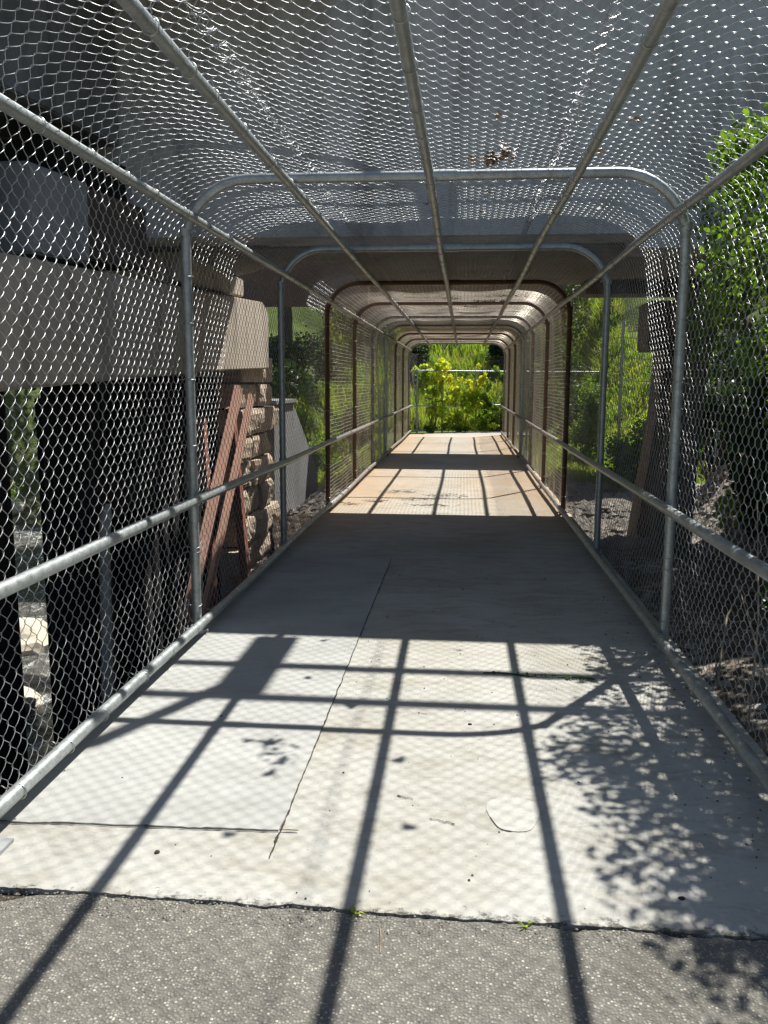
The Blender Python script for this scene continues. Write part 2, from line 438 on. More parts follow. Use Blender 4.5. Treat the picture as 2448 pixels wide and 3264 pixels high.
# front edge of the concrete: slightly oblique
front = jag(-1.57, 1.60, 2.455, .012, .012, 3.3, lambda x: -.012*x)
asph_edge = jag(-3.0, 3.0, 2.449, .010, .018, 8.1, lambda x: -.012*x-(.10*smooth(-.98, -1.45, x)))
deck_poly = front+[(1.60, 27.6), (-1.57, 27.6)]
mb = MB(); mb.prism(deck_poly, 'z', -.22, 0.0)
deck = mb.build('deck', M['deck']); tag(deck, 'worn pale concrete walkway slab running through the cage', 'walkway', kind='structure')
mb = MB(); mb.prism(asph_edge+[(3.0, -6), (-3.0, -6)], 'z', -.05, -.007)
asp = mb.build('asphalt_path', M['asphalt']); tag(asp, 'coarse grey brown asphalt path before the walkway slab', 'path', kind='structure')
# far path
mb = MB(); mb.prism([(-1.57, 27.6), (1.60, 27.6), (9, 28.2), (9, 30.2), (3, 30.1), (1.2, 29.5), (-.3, 28.75), (-1.35, 28.1)], 'z', -.12, -.004)
fp = mb.build('far_path', mat_concrete('smooth_grey_path', (.36,.34,.31), (.30,.285,.26), (.2,.18,.15), .3, 1.0, .3)); tag(fp, 'smooth grey path curving right beyond the cage', 'path', kind='structure')
# newer patch with a chipped near edge
pe = jag(-1.55, -.435, 2.885, .02, .007, 5.5)
pe = [(x, y+.05*(x+1.0)*.8) for x, y in pe]
pe[-1] = (-.435, pe[-2][1])
side = [(-.43+.006*fbm(3, y*9), y) for y in np.arange(3.0, 7.8, .06)]
mb = MB(); mb.prism(pe+side+[(-.45, 7.81), (-1.55, 7.85)], 'z', -.01, .005)
o = mb.build('concrete_patch', M['patch'], deck)
mb = MB()
def strip(path, w, z, jit=.35):
    vs = []; 
    for i, (x, y) in enumerate(path):
        a = path[max(0, i-1)]; b = path[min(len(path)-1, i+1)]
        t = Vector((b[0]-a[0], b[1]-a[1])).normalized(); nrm = Vector((-t.y, t.x))
        ww = w*(.35+1.1*abs(fbm(x*40, y*40)) )*(1+jit*rng.uniform(-1, 1))
        vs += [(x+nrm.x*ww, y+nrm.y*ww, z), (x-nrm.x*ww, y-nrm.y*ww, z)]
    return vs, [(2*i, 2*i+1, 2*i+3, 2*i+2) for i in range(len(path)-1)]
path = [(-.425+.006*fbm(3, y*9), y) for y in np.arange(2.72, 7.85, .02)]
mb.add(*strip(path, .0042, .0085))
path = [(x, y-.004) for x, y in pe]+[(-.40, pe[-1][1]), (-.36, pe[-1][1])]
mb.add(*strip(path, .0036, .0085))
path = [(.44+.10*math.cos(a)*(1+.12*math.sin(3*a)), 3.12+.15*math.sin(a)*(1+.1*math.cos(2*a))) for a in np.arange(-2.9, -.2, .1)]
mb.add(*strip(path[:13], .0022, .004))
for cx_, cy_, L in ((.12, 3.05, .10), (-.02, 3.22, .07), (.02, 4.1, .05)):
    path = [(cx_+t*L, cy_-t*L*.35+.012*fbm(t*8, cx_*50)) for t in np.arange(0, 1, .08)]
    mb.add(*strip(path, .0035, .004))
mb.build('joint_crack', M['dirt'], deck)
for yj in (13.1, 15.4, 20.6, 23.4):
    mb = MB(); mb.add(*strip([(x, yj+.003*fbm(x*8, yj)) for x in np.arange(-1.5, 1.52, .05)], .003, .004)); mb.build('slab_joint', M['dirt'], deck)
mb = MB(); cpts = [(.44+.10*math.cos(a)*(1+.12*math.sin(3*a)), 3.12+.15*math.sin(a)*(1+.1*math.cos(2*a))) for a in np.arange(0, 6.28, .3)]
mb.prism(cpts, 'z', -.01, .003); mb.build('small_patch', M['patch2'], deck)
mb = MB(); vs, fs = strip([(x, 17.75-.05*(x+.7)+.02*fbm(x*4, 2)) for x in np.arange(-.95, -.1, .04)], .035, .004, .6); mb.add(vs, fs)
mb.build('paint_mark', M['cyan'], deck)
# dirt and grit in the gap between asphalt and slab
mb = MB(); mb.box(-1.9, 1.9, 2.2, 2.6, -.2, -.022); o = mb.build('gap_dirt', M['dirt'], asp)

# creek
mb = MB()
cv = []; cxs = np.linspace(-16.5, -1.9, 40); cys = np.linspace(-12, 27.5, 120)
for y in cys:
    for x in cxs: cv.append((x, y, -2.5+.05*fbm(x, y, 1, 1.6)))
cf = [(j*40+i, j*40+i+1, (j+1)*40+i+1, (j+1)*40+i) for j in range(119) for i in range(39)]
wat = link('creek_water', np_mesh('creek_water', cv, cf), M['water']); tag(wat, 'glinting shallow creek seen between the dark piles', 'creek', kind='structure')

# ------------------------------------------------------------------ the cage
cage = empty('walkway_cage', (0, HY[0], 0)); cage_inv = Matrix.Translation((0, -HY[0], 0))
tag(cage, 'long arched chain link cage of bent pipe hoops, rails and wire mesh over the walkway', 'cage')
def put(o, parent=None):
    o.parent = parent or cage; o.matrix_parent_inverse = cage_inv if parent is None else Matrix.Identity(4)
    return o
def hoop_path(hw, top, r, zb=0.02, n=9):
    p = [(-hw, zb), (-hw, .7), (-hw, 1.5), (-hw, top-r)]
    for i in range(1, n+1): a = PI-PI/2*i/n; p.append((-hw+r+r*math.cos(a), top-r+r*math.sin(a)))
    p += [(-.4, top), (.4, top)]
    for i in range(n): a = PI/2-PI/2*i/n; p.append((hw-r+r*math.cos(a), top-r+r*math.sin(a)))
    p += [(hw, top-r), (hw, 1.5), (hw, .7), (hw, zb)]; return p
mb = MB(); mb.tube([(x, 0, z) for x, z in hoop_path(HW, HT, R0)], PR+.001, 14)
hoop_me = mb.build('hoop', None).data; bpy.data.objects.remove(bpy.data.objects['hoop'])
def ring_me(nm, r0, r1, h, bolt=False):
    mb = MB(); mb.tube([(0,0,0),(0,0,h)], r1, 16)
    if bolt:
        mb.tube([(-r1*.9,-.01,h*.5),(-r1-.028,-.01,h*.5)], .009, 6); mb.tube([(r1*.9,-.01,h*.5),(r1+.028,-.01,h*.5)], .009, 6)
    o = mb.build(nm, None); me = o.data; bpy.data.objects.remove(o); return me
collar_me = ring_me('base_collar', .03, .047, .055, True)
sleeve = MB(); sleeve.tube([(0.02,0,0),(.16,0,0)], .035, 14); so = sleeve.build('pipe_sleeve', None); sleeve_me = so.data; bpy.data.objects.remove(so)
hoop_mat = {0:'galv_near',1:'galv_near',2:'galv_near',3:'rusty',4:'rusty',5:'galv',6:'galv_near',7:'rusty',8:'rusty',9:'galv'}
for k, y in enumerate(HY):
    me = hoop_me if k == 0 else hoop_me.copy()
    me.materials.clear(); me.materials.append(M[hoop_mat[k]])
    h = bpy.data.objects.new('hoop', me); col.objects.link(h); h.parent = cage; h.location = (0, y-HY[0]+(.12 if k == 0 else 0), 0)
    if hoop_mat[k] == 'rusty': h['label'] = 'rusty brown hoop'
    for sx in (-1, 1):
        cm = collar_me.copy() if k else collar_me
        cm.materials.clear(); cm.materials.append(M['steelplate'] if k < 3 else M['rusty'])
        c = bpy.data.objects.new('base_collar', cm); col.objects.link(c); c.parent = h; c.location = (sx*HW, 0, 0.001)
    for sx in (-1, 1):
        for zc in (.90, 2.55):
            mb = MB(); mb.tube([(sx*HW, 0, zc-.022), (sx*HW, 0, zc+.022)], PR+.006, 14); mb.tube([(sx*(HW-.03), -.03, zc), (sx*(HW-.075), -.045, zc)], .008, 6)
            c = mb.build('rail_clamp', M[hoop_mat[k]], h)
    sm_ = sleeve_me.copy(); sm_.materials.append(M[hoop_mat[k]])
    c = bpy.data.objects.new('pipe_sleeve', sm_); col.objects.link(c); c.parent = h; c.location = (0, 0, HT)
# flat foot plate under the nearest left leg
mb = MB(); mb.box(-1.62, -1.37, 2.47, 2.74, .001, .014)
put(mb.build('foot_plate', M['steelplate'], None))
# longitudinal pipes
YA, YB = HY[0]-.02, HY[9]+.04
def wob(y, s): return .006*math.sin(y*1.1+s)
longs = [('roof_rail', -1.443, 2.63), ('roof_rail', -.83, HT-.055), ('roof_rail', 0.0, HT-.055), ('roof_rail', .83, HT-.055), ('roof_rail', 1.443, 2.63),
         ('handrail', -1.443, .90), ('handrail', 1.443, .90), ('bottom_rail', -1.445, .095), ('bottom_rail', 1.445, .095)]
for i, (nm, x, z) in enumerate(longs):
    mb = MB()
    mb.tube([(x+wob(y, i), y, z+wob(y, i+3)*.7) for y in np.arange(YA, YB, .46)]+[(x, YB, z)], .027 if nm == 'roof_rail' else .030, 12)
    for y in HY[1:]:
        if nm == 'roof_rail' and (i % 2 == 0 or y > 9): mb.tube([(x+wob(y, i), y-.16, z+wob(y,i+3)*.7), (x+wob(y, i), y-.02, z+wob(y,i+3)*.7)], .0295, 12)
    put(mb.build(nm, M['galv']))
# swaged ends at the first hoop
# ---- chain link
def profile(off=.036, z0=.05, sag=0):
    hw, top, r = HW+off, HT+off, R0+off
    segs = [top-r-z0, r*PI/2, 2*(hw-r), r*PI/2, top-r-z0]
    return hw, top, r, z0, segs
LAM, PITCH, WR = .090, .0443, .00152
def chainlink(nstr, per, samples, sides, mapf, y0=0, normal_amp=.0062, wr=WR, lam=LAM, pitch=PITCH):
    n = per*samples+1
    ph = np.linspace(0, per*2*PI, n)
    u = ph/(2*PI)*lam
    V = []; F = []
    tri = lambda p: 2/PI*np.arcsin(np.cos(p))
    ang = np.arange(sides)*2*PI/sides
    base = np.arange(n-1)[:, None]*sides
    k0 = np.arange(sides)[None, :]; k1 = (np.arange(sides)[None, :]+1) % sides
    fs = np.stack([base+k0, base+k1, base+sides+k1, base+sides+k0], -1).reshape(-1, 4)
    for s in range(nstr):
        p = ph+(PI if s % 2 else 0)
        lat = y0+(s+.5)*pitch+(pitch/2+.0045)*(.62*tri(p)+.38*np.cos(p))
        lat = lat+.0022*np.sin(u*2.1+s*.31)+.0012*np.sin(u*7.3+s*1.9); p = p+.12*np.sin(s*2.7+u*.9)
        nn = normal_amp*np.sin(p)
        P, Nn, T = mapf(u, lat, nn)      # centre, frame
        t = np.gradient(P, axis=0); t /= np.linalg.norm(t, axis=1)[:, None]
        a = np.cross(t, Nn); a /= np.linalg.norm(a, axis=1)[:, None]
        b = np.cross(t, a)
        ring = P[:, None, :]+wr*(a[:, None, :]*np.cos(ang)[None, :, None]+b[:, None, :]*np.sin(ang)[None, :, None])
        F.append(fs+len(V)*n*sides); V.append(ring.reshape(-1, 3))
    return np.concatenate(V), np.concatenate(F)
hw, top, rr, z0, segs = profile()
cum = np.cumsum([0]+segs); total = cum[-1]
def cage_map(sag_seed, L):
    def f(u, lat, nn):
        u = np.clip(u, 0, total)
        x = np.zeros_like(u); z = np.zeros_like(u); nx_ = np.zeros_like(u); nz_ = np.zeros_like(u)
        m = u <= cum[1]; x[m] = -hw; z[m] = z0+u[m]; nx_[m] = -1
        m = (u > cum[1]) & (u <= cum[2]); a = PI-(u[m]-cum[1])/rr; x[m] = -hw+rr+rr*np.cos(a); z[m] = top-rr+rr*np.sin(a); nx_[m] = np.cos(a); nz_[m] = np.sin(a)
        m = (u > cum[2]) & (u <= cum[3]); x[m] = -hw+rr+(u[m]-cum[2]); z[m] = top; nz_[m] = 1
        m = (u > cum[3]) & (u <= cum[4]); a = PI/2-(u[m]-cum[3])/rr; x[m] = hw-rr+rr*np.cos(a); z[m] = top-rr+rr*np.sin(a); nx_[m] = np.cos(a); nz_[m] = np.sin(a)
        m = u > cum[4]; x[m] = hw; z[m] = top-rr-(u[m]-cum[4]); nx_[m] = 1
        # fabric bellies a little between the pipes and the hoops
        w = np.sin(PI*np.clip(lat/L, 0, 1))
        belly = .016*w*np.sin(u*2.3+sag_seed)+.006*np.sin(lat*5.1+u*1.7+sag_seed)*w
        roof = np.clip((z-top+.25)/.25, 0, 1)
        belly = belly*(1-.3*roof)+roof*w*(-.030*np.abs(np.sin(PI*x/.83))+.006)
        low = np.clip((.35-z)/.35, 0, 1)*(z < .4)
        belly = belly+low*.012*np.sin(lat*9+sag_seed*2)
        off = nn+belly
        P = np.stack([x+nx_*off, lat+.004*np.sin(u*4+sag_seed)*w, z+nz_*off], -1)
        Nn = np.stack([nx_, np.zeros_like(u), nz_], -1)
        return P, Nn, None
    return f
per = int(total/LAM)
nst = int(round(SP/PITCH))
pitch_ = SP/nst
vars_ = []
for sd in (0.4, 2.9):
    V, F = chainlink(nst, per, 10, 5, cage_map(sd, SP), pitch=pitch_)
    me = np_mesh('wire_mesh', V, F); me.materials.append(M['wire']); vars_.append(me)
# the older bays beyond the fourth hoop carry a rusty welded mesh
def welded(sd):
    mp = cage_map(sd, SP); V = []; F = []
    def tube_np(P, Nn, sides=4, r=.0019):
        t = np.gradient(P, axis=0); t /= np.linalg.norm(t, axis=1)[:, None]
        a = np.cross(t, Nn); a /= np.linalg.norm(a, axis=1)[:, None]; b = np.cross(t, a)
        ang = np.arange(sides)*2*PI/sides
        ring = P[:, None, :]+r*(a[:, None, :]*np.cos(ang)[None, :, None]+b[:, None, :]*np.sin(ang)[None, :, None])
        n = len(P); base = np.arange(n-1)[:, None]*sides; k0 = np.arange(sides)[None, :]; k1 = (k0+1) % sides
        F.append(np.stack([base+k0, base+k1, base+sides+k1, base+sides+k0], -1).reshape(-1, 4)+sum(len(q) for q in V)); V.append(ring.reshape(-1, 3))
    lat = np.linspace(0, SP, 15)
    for i in range(int(total/.051)):
        u = np.full(15, .02+i*.051); P, Nn, _ = mp(u, lat, 0*lat); 
        rr_ = np.random.RandomState(i); P[:, 2] += .003*math.sin(i*2.3)*np.sin(lat*2.1+i)
        tube_np(P, Nn, r=.0024)
    u = np.linspace(0, total, 90)
    for j in range(int(SP/.0553)):
        l_ = np.full(90, .03+j*.0553); P, Nn, _ = mp(u, l_, 0*u+.003); tube_np(P, Nn, r=.0019)
    me = np_mesh('wire_mesh', np.concatenate(V), np.concatenate(F)); me.materials.append(M['oldwire']); return me
vars2 = [welded(.4), welded(2.9)]
for k in range(NH-1):
    o = bpy.data.objects.new('wire_mesh', (vars2 if k >= 3 else vars_)[k % 2])
    if k >= 3: o['label'] = 'rusty square welded mesh'
    col.objects.link(o); o.parent = cage; o.location = (0, HY[k]-HY[0], 0)
# lacing where two rolls of fabric overlap on the roof
for xs_, ln in ((-.70, 9), (.70, 9)):
    mb = MB(); 
    for q in range(3):
        pts = []
        for i in range(int(9.0/.012)):
            y = HY[0]+i*.012
            pts.append((xs_+.022*math.cos(i*.55+q*2)+.012*fbm(y*5, q), y, HT+.030+.016*math.sin(i*.55*1.07+q)-.02*math.sin(PI*((y-HY[0])/SP % 1))))
        mb.tube(pts, .0017, 3, False)
    put(mb.build('fabric_lacing', M['wire']))
# wire ties
def tie_mesh(R):
    mb = MB()
    mb.tube([(R*math.cos(a), .004*math.sin(a*.5), R*math.sin(a)) for a in np.linspace(0, 2*PI, 16)[:-1]], .0026, 4, closed=True)
    mb.tube([(0, 0, R), (.006, .004, R+.012), (-.002, .004, R+.024), (.008, -.004, R+.04)], .002, 4)
    o = mb.build('wire_tie', M['tie']); me = o.data; bpy.data.objects.remove(o); return me
tie_me = tie_mesh(.0305); tie_post = tie_mesh(.034)
big, rest = [], []
for i, (nm, x, z) in enumerate(longs):
    if nm == 'handrail': continue
    for k in range(NH-1):
        nt_ = 6
        for j in range(nt_):
            y = HY[k]+SP*(j+.6+.25*rng.uniform(-1, 1))/nt_
            out = Vector((0,0,1)) if nm == 'roof_rail' and abs(x) < 1 else Vector((math.copysign(1, x), 0, .7 if nm == 'roof_rail' else .25)).normalized()
            (big if k < 2 else rest).append((Vector((x, y, z)), out, 'y', tie_me))
for k in range(NH):
    for sx in (-1, 1):
        for z in (.2, .52, .88-.3, 1.25, 1.62, 1.98, 2.3):
            (big if k in (1,) else rest).append((Vector((sx*HW, HY[k], z+.04*rng.uniform(-1, 1))), Vector((sx, 0, 0)), 'z', tie_post))
def tie_matrix(p, out, ax, tilt):
    Z = out; Yv = Vector((0,1,0)) if ax == 'y' else Vector((0,0,1))
    Yv = (Yv+Vector((rng.uniform(-1,1), rng.uniform(-1,1), rng.uniform(-1,1)))*tilt); Yv = (Yv-Z*Yv.dot(Z)).normalized(); X = Yv.cross(Z)
    m = Matrix((X, Yv, Z)).transposed().to_4x4(); m.translation = p; return m
for p, out, ax, me in big:
    o = bpy.data.objects.new('wire_tie', me); col.objects.link(o); o.parent = cage; o.matrix_parent_inverse = cage_inv; o.matrix_basis = tie_matrix(p, out, ax, .16)
mb = MB()
for p, out, ax, me in rest:
    m = tie_matrix(p, out, ax, .16)
    mb.add([m @ v.co for v in me.vertices], [tuple(f.vertices) for f in me.polygons], True)
o = put(mb.build('wire_ties', M['tie'])); o['kind'] = 'stuff'

# ------------------------------------------------------------------ overhead bridges
SOF = 2.97
br = empty('near_overhead_bridge', (0, 8.2, SOF)); inv = Matrix.Translation((0, -8.2, -SOF))
def pt(o, parent, invm): o.parent = parent; o.matrix_parent_inverse = invm; return o
# tall near girder face, top edge at 5.6
mb = MB(); mb.prism([(-16, 3.0), (-1.75, 3.0), (-1.75, SOF+.02), (1.75, SOF+.02), (1.75, 2.86), (16, 2.86), (16, 5.6), (-16, 5.6)], 'y', 8.2, 8.75)
pt(mb.build('edge_girder', M['fascia']), br, inv)
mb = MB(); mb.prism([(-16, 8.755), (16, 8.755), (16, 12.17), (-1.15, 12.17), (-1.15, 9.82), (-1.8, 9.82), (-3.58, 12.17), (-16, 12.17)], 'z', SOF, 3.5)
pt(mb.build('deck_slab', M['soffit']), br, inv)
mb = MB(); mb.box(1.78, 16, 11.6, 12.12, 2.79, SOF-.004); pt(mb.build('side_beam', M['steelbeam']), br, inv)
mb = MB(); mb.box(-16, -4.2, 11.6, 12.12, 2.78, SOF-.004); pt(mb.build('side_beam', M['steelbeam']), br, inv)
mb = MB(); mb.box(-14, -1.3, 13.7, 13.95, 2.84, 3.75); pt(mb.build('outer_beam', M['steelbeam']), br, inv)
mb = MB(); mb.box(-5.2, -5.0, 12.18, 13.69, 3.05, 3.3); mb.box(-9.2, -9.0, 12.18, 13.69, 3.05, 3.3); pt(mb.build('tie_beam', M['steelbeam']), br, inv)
# unseen slab added overhead to keep the cap beam in shade
mb = MB(); mb.box(-16, -.9, 5.4, 8.195, 5.15, 5.6); pt(mb.build('shade_slab', M['fascia']), br, inv)
mb = MB(); mb.box(.83, 1.09, 7.18, 8.19, 5.63, 5.72); pt(mb.build('outrigger_plank', M['timber']), br, inv)
for yy in (7.69, 7.18):
    mb = MB(); mb.tube([(-14, yy, 5.75), (0, yy-.01, 5.745), (14, yy, 5.75)], .05, 8); pt(mb.build('service_pipe', M['steelbeam']), br, inv)
mb = MB(); mb.beam((1.0, 7.57, 5.66), (.47, 6.48, 5.66), .10, .08); mb.beam((.47, 6.48, 5.66), (-.9, 5.6, 5.5), .09, .07); pt(mb.build('brace_timber', M['timber']), br, inv)
tag(br, 'wide stained concrete bridge crossing closest overhead above the cage', 'bridge')
br2 = empty('far_overhead_bridge', (0, 19.1, 4.4)); inv2 = Matrix.Translation((0, -19.1, -4.4))
mb = MB(); mb.box(-18, 18, 19.07, 19.5, 4.3, 5.5); pt(mb.build('edge_girder', M['steelbeam']), br2, inv2)
mb = MB(); mb.box(-2.1, 2.3, 18.45, 21.35, 3.0, 4.25); pt(mb.build('hanging_trough', M['steelbeam']), br2, inv2)
for xx in (-1.9, 2.1):
    mb = MB(); mb.box(xx-.06, xx+.06, 19.6, 21.2, 4.255, 4.415); pt(mb.build('hanger', M['steelbeam']), br2, inv2)
mb = MB(); mb.box(-18, 18, 19.505, 22.2, 4.42, 4.9); pt(mb.build('deck_slab', M['fascia']), br2, inv2)
tag(br2, 'narrower dark bridge crossing over the far part of the cage', 'bridge')

# ------------------------------------------------------------------ left pier
pier = empty('left_bridge_pier', (-3.0, 7.5, -2.6)); ip = Matrix.Translation((3.0, -7.5, 2.6))
mb = MB(); mb.prism([(2.2, 1.46), (6.5, 1.64), (9.6, 1.76), (12.38, 1.83), (12.42, 2.62), (12.1, 2.75), (8.5, 2.58), (5.1, 2.42), (2.2, 2.28)], 'x', -3.5, -2.6)
pt(mb.build('cap_beam', M['cap'], None, .02), pier, ip)
mb = MB(); mb.box(-4.0, -3.1, 5.30, 5.76, 2.45, 4.3); pt(mb.build('dark_gap_fill', M['pile']), pier, ip)  # near-black fill put behind the gap to paint its shade
mb = MB(); mb.prism([(6.7, 3.22), (8.1, 3.3), (8.1, 3.62), (6.7, 3.5)], 'x', -4.0, -2.95); pt(mb.build('dark_gap_fill', M['pile']), pier, ip)  # dark block standing for shade in the recess over the girder
for y0_, y1_, z0_, z1_, x0_, mt in ((5.85, 8.1, 3.66, 4.9, -3.0, 'darkc'), (3.2, 5.25, 3.62, 4.9, -3.1, 'darkc'), (3.2, 5.32, 2.44, 3.5, -2.72, 'block'), (5.74, 6.66, 2.50, 3.10, -2.70, 'block'), (6.70, 8.12, 2.60, 3.16, -2.78, 'brownc')):
    mb = MB(); mb.prism([(y0_, z0_), (y1_, z0_+(y1_-y0_)*.06), (y1_, z1_+(y1_-y0_)*.06), (y0_, z1_)], 'x', -4.1, x0_)
    pt(mb.build('girder_end', M[mt], None, .015), pier, ip)
mb = MB(); mb.prism([(8.8, 2.66), (11.25, 2.74), (11.25, SOF-.01), (8.8, SOF-.01)], 'x', -4.1, -2.66); pt(mb.build('bearing_block', M['cap'], None, .015), pier, ip)
def pile(x, y, r_, ztop=1.70):
    mb = MB(); lean = rng.uniform(-.03, .03)
    mb.tube([(x, y, -2.9), (x+rng.uniform(-.02,.02), y+lean*.5, -.6), (x, y+lean, ztop)], [r_*1.05, r_*1.02, r_], 12)
    pt(mb.build('timber_pile', M['pile']), pier, ip)
for y_, r_ in ((2.45,.2),(2.86,.2),(3.28,.21),(3.7,.2),(4.12,.21),(4.54,.2),(4.96,.21),(5.34,.2),(5.64,.2),(7.04,.2),(7.30,.16),(8.27,.2),(8.55,.2),(8.84,.2),(9.25,.2),(9.66,.2),(10.07,.2),(10.48,.2),(10.88,.19)):
    pile(-3.15, y_, r_)
mb = MB(); mb.box(-3.0, -2.93, 6.7, 8.9, .42, .78); pt(mb.build('cross_plank', M['pile']), pier, ip)
# second row of piles behind
for yb in (3.0, 3.9, 4.8, 5.7, 6.6, 7.4, 9.3, 10.2, 11.1):
    if yb not in (7.4,): pile(-4.3, yb, .18)
mb = MB(); mb.box(-3.40, -3.36, 8.35, 11.0, -2.8, 1.6); pt(mb.build('timber_sheeting', M['pile']), pier, ip)
mb = MB(); mb.box(-3.40, -3.36, 2.3, 6.35, -2.8, 1.5); mb.box(-3.40, -3.36, 7.0, 8.02, -2.8, 1.5); pt(mb.build('timber_sheeting', M['pile']), pier, ip)
tag(pier, 'dark timber pile pier under a long pale concrete cap beam left of the cage', 'bridge pier')
# red-brown timber braces
for nm, lab, parts_ in (('timber_prop', 'red brown timber post by the cage, left of the two upright ones', [((-2.62, 9.15, 1.25), (-2.62, 9.52, -1.6), .13, .07)]),
                  ('timber_prop', 'red brown upright timber post in front of the lit stone wall', [((-2.72, 10.68, 1.32), (-2.62, 11.08, -1.6), .16, .10)]),
                  ('diagonal_brace', 'pair of pinkish timber beams leaning diagonally between the two posts', [((-2.52, 10.35, 1.55), (-2.52, 8.1, -.75), .17, .07), ((-2.43, 10.60, 1.45), (-2.43, 8.32, -.85), .15, .05)])):
    if len(parts_) == 1:
        (p, q, w, h_) = parts_[0]; mb = MB(); mb.beam(p, q, w, h_, (1,0,0)); o = mb.build(nm, M['redwood'], None, .006); tag(o, lab, 'timber post')
    else:
        e = empty(nm, parts_[0][1]); ie = Matrix.Translation(-Vector(parts_[0][1]))
        for (p, q, w, h_) in parts_:
            mb = MB(); mb.beam(p, q, w, h_, (1,0,0)); pt(mb.build('beam', M['pinkwood'], None, .006), e, ie)
        tag(e, lab, 'brace')

mb = MB(); mb.tube([(-2.86, 6.9, -2.2), (-2.87, 7.0, -.9), (-2.9, 7.12, .2), (-2.89, 7.16, .48), (-2.87, 7.17, .58)], [.06, .055, .05, .055, .02], 7)  # post added in place of a lit opening between the piles
o = mb.build('sliver_post', M['palewood']); tag(o, 'thin pale post standing in for the lit opening between the dark piles', 'post')
# stone abutment: courses of rough blocks
mb = MB(); zz = -2.8; row = 0
while zz < 1.75:
    hh = .33+.07*rng.random(); y = 11.15-(.25 if row % 2 else 0)+.0
    ymax = 12.75+.35*rng.random()
    while y < ymax:
        w = .5+.35*rng.random()
        x1 = -2.72+.07*rng.random(); g = .032
        bmx = bmesh.new(); bmesh.ops.create_cube(bmx, size=1)
        bmesh.ops.subdivide_edges(bmx, edges=bmx.edges, cuts=4, use_grid_fill=True)
        vs = []
        for v in bmx.verts:
            c = v.co; px_ = x1-.35+c.x*.7; py_ = y+w/2+c.y*(w-g); pz_ = zz+hh/2+c.z*(hh-g)
            # rounded arris and rough face
            e = (max(0, abs(c.y)-.38)+max(0, abs(c.z)-.38))*.2
            px_ += -e*(1 if c.x > 0 else 0)+.045*fbm(px_*3+row, py_*3, pz_*3, 1.3)
            py_ += .015*fbm(py_, pz_*5, 2, 1.5)
            vs.append((px_, py_, pz_))
        mb.add(vs, [tuple(v.index for v in f.verts) for f in bmx.faces]); bmx.free()
        y += w
    zz += hh; row += 1
ab = mb.build('stone_abutment', M['stone']); tag(ab, 'sunlit rough block stone wall beyond the red brown posts', 'stone wall')
mb = MB(); mb.box(-3.5, -2.78, 11.2, 12.75, -2.8, 1.72); mb.build('mortar_core', M['dirt'], ab)

# wing wall beyond
mb = MB(); mb.prism([(13.35, 1.28), (14.9, 1.28), (17.4, -.15), (17.6, -2.8), (13.2, -2.8)], 'x', -3.15, -2.75)
ww = mb.build('wing_wall', M['wing'], None, .015)
tag(ww, 'grey concrete wing wall with a sloping top left of the cage', 'retaining wall')
mb = MB(); mb.box(-3.22, -2.70, 13.3, 14.95, 1.285, 1.35); mb.build('coping', M['wing'], ww, .008)

# ------------------------------------------------------------------ right piers
p1 = empty('hammerhead_pier', (2.9, 9.0, -.8)); i1 = Matrix.Translation((-2.9, -9.0, .8))
mb = MB(); mb.prism([(2.34, 2.56), (2.78, 2.61), (2.78, 2.42), (2.70, 2.1), (2.37, 2.1), (2.34, 2.3)], 'y', 8.82, 9.2); pt(mb.build('pier_cap', M['brownc'], None, .03), p1, i1)
mb = MB(); mb.prism([(2.38, 2.095), (2.68, 2.095), (2.62, 1.6), (2.60, .9), (2.58, .2), (2.62, -1.2), (2.1, -1.2), (2.22, .2), (2.30, 1.2)], 'y', 8.86, 9.16); pt(mb.build('pier_column', M['brownc'], None, .03), p1, i1)
tag(p1, 'near brown tapering concrete pier standing right of the cage', 'bridge pier')
p2 = empty('column_pier', (2.9, 11.7, -.9)); i2 = Matrix.Translation((-2.9, -11.7, .9))
mb = MB(); mb.box(2.58, 3.35, 11.45, 12.2, 2.06, 2.69); pt(mb.build('pier_cap', M['brownc'], None, .02), p2, i2)
mb = MB(); mb.prism([(2.78, 2.055), (3.25, 2.055), (3.2, .6), (3.3, -1.4), (2.42, -1.4), (2.62, .2), (2.74, 1.2)], 'y', 11.5, 12.1); pt(mb.build('pier_column', M['brownc'], None, .02), p2, i2)
tag(p2, 'farther slender brown pier with a square cap right of the cage', 'bridge pier')

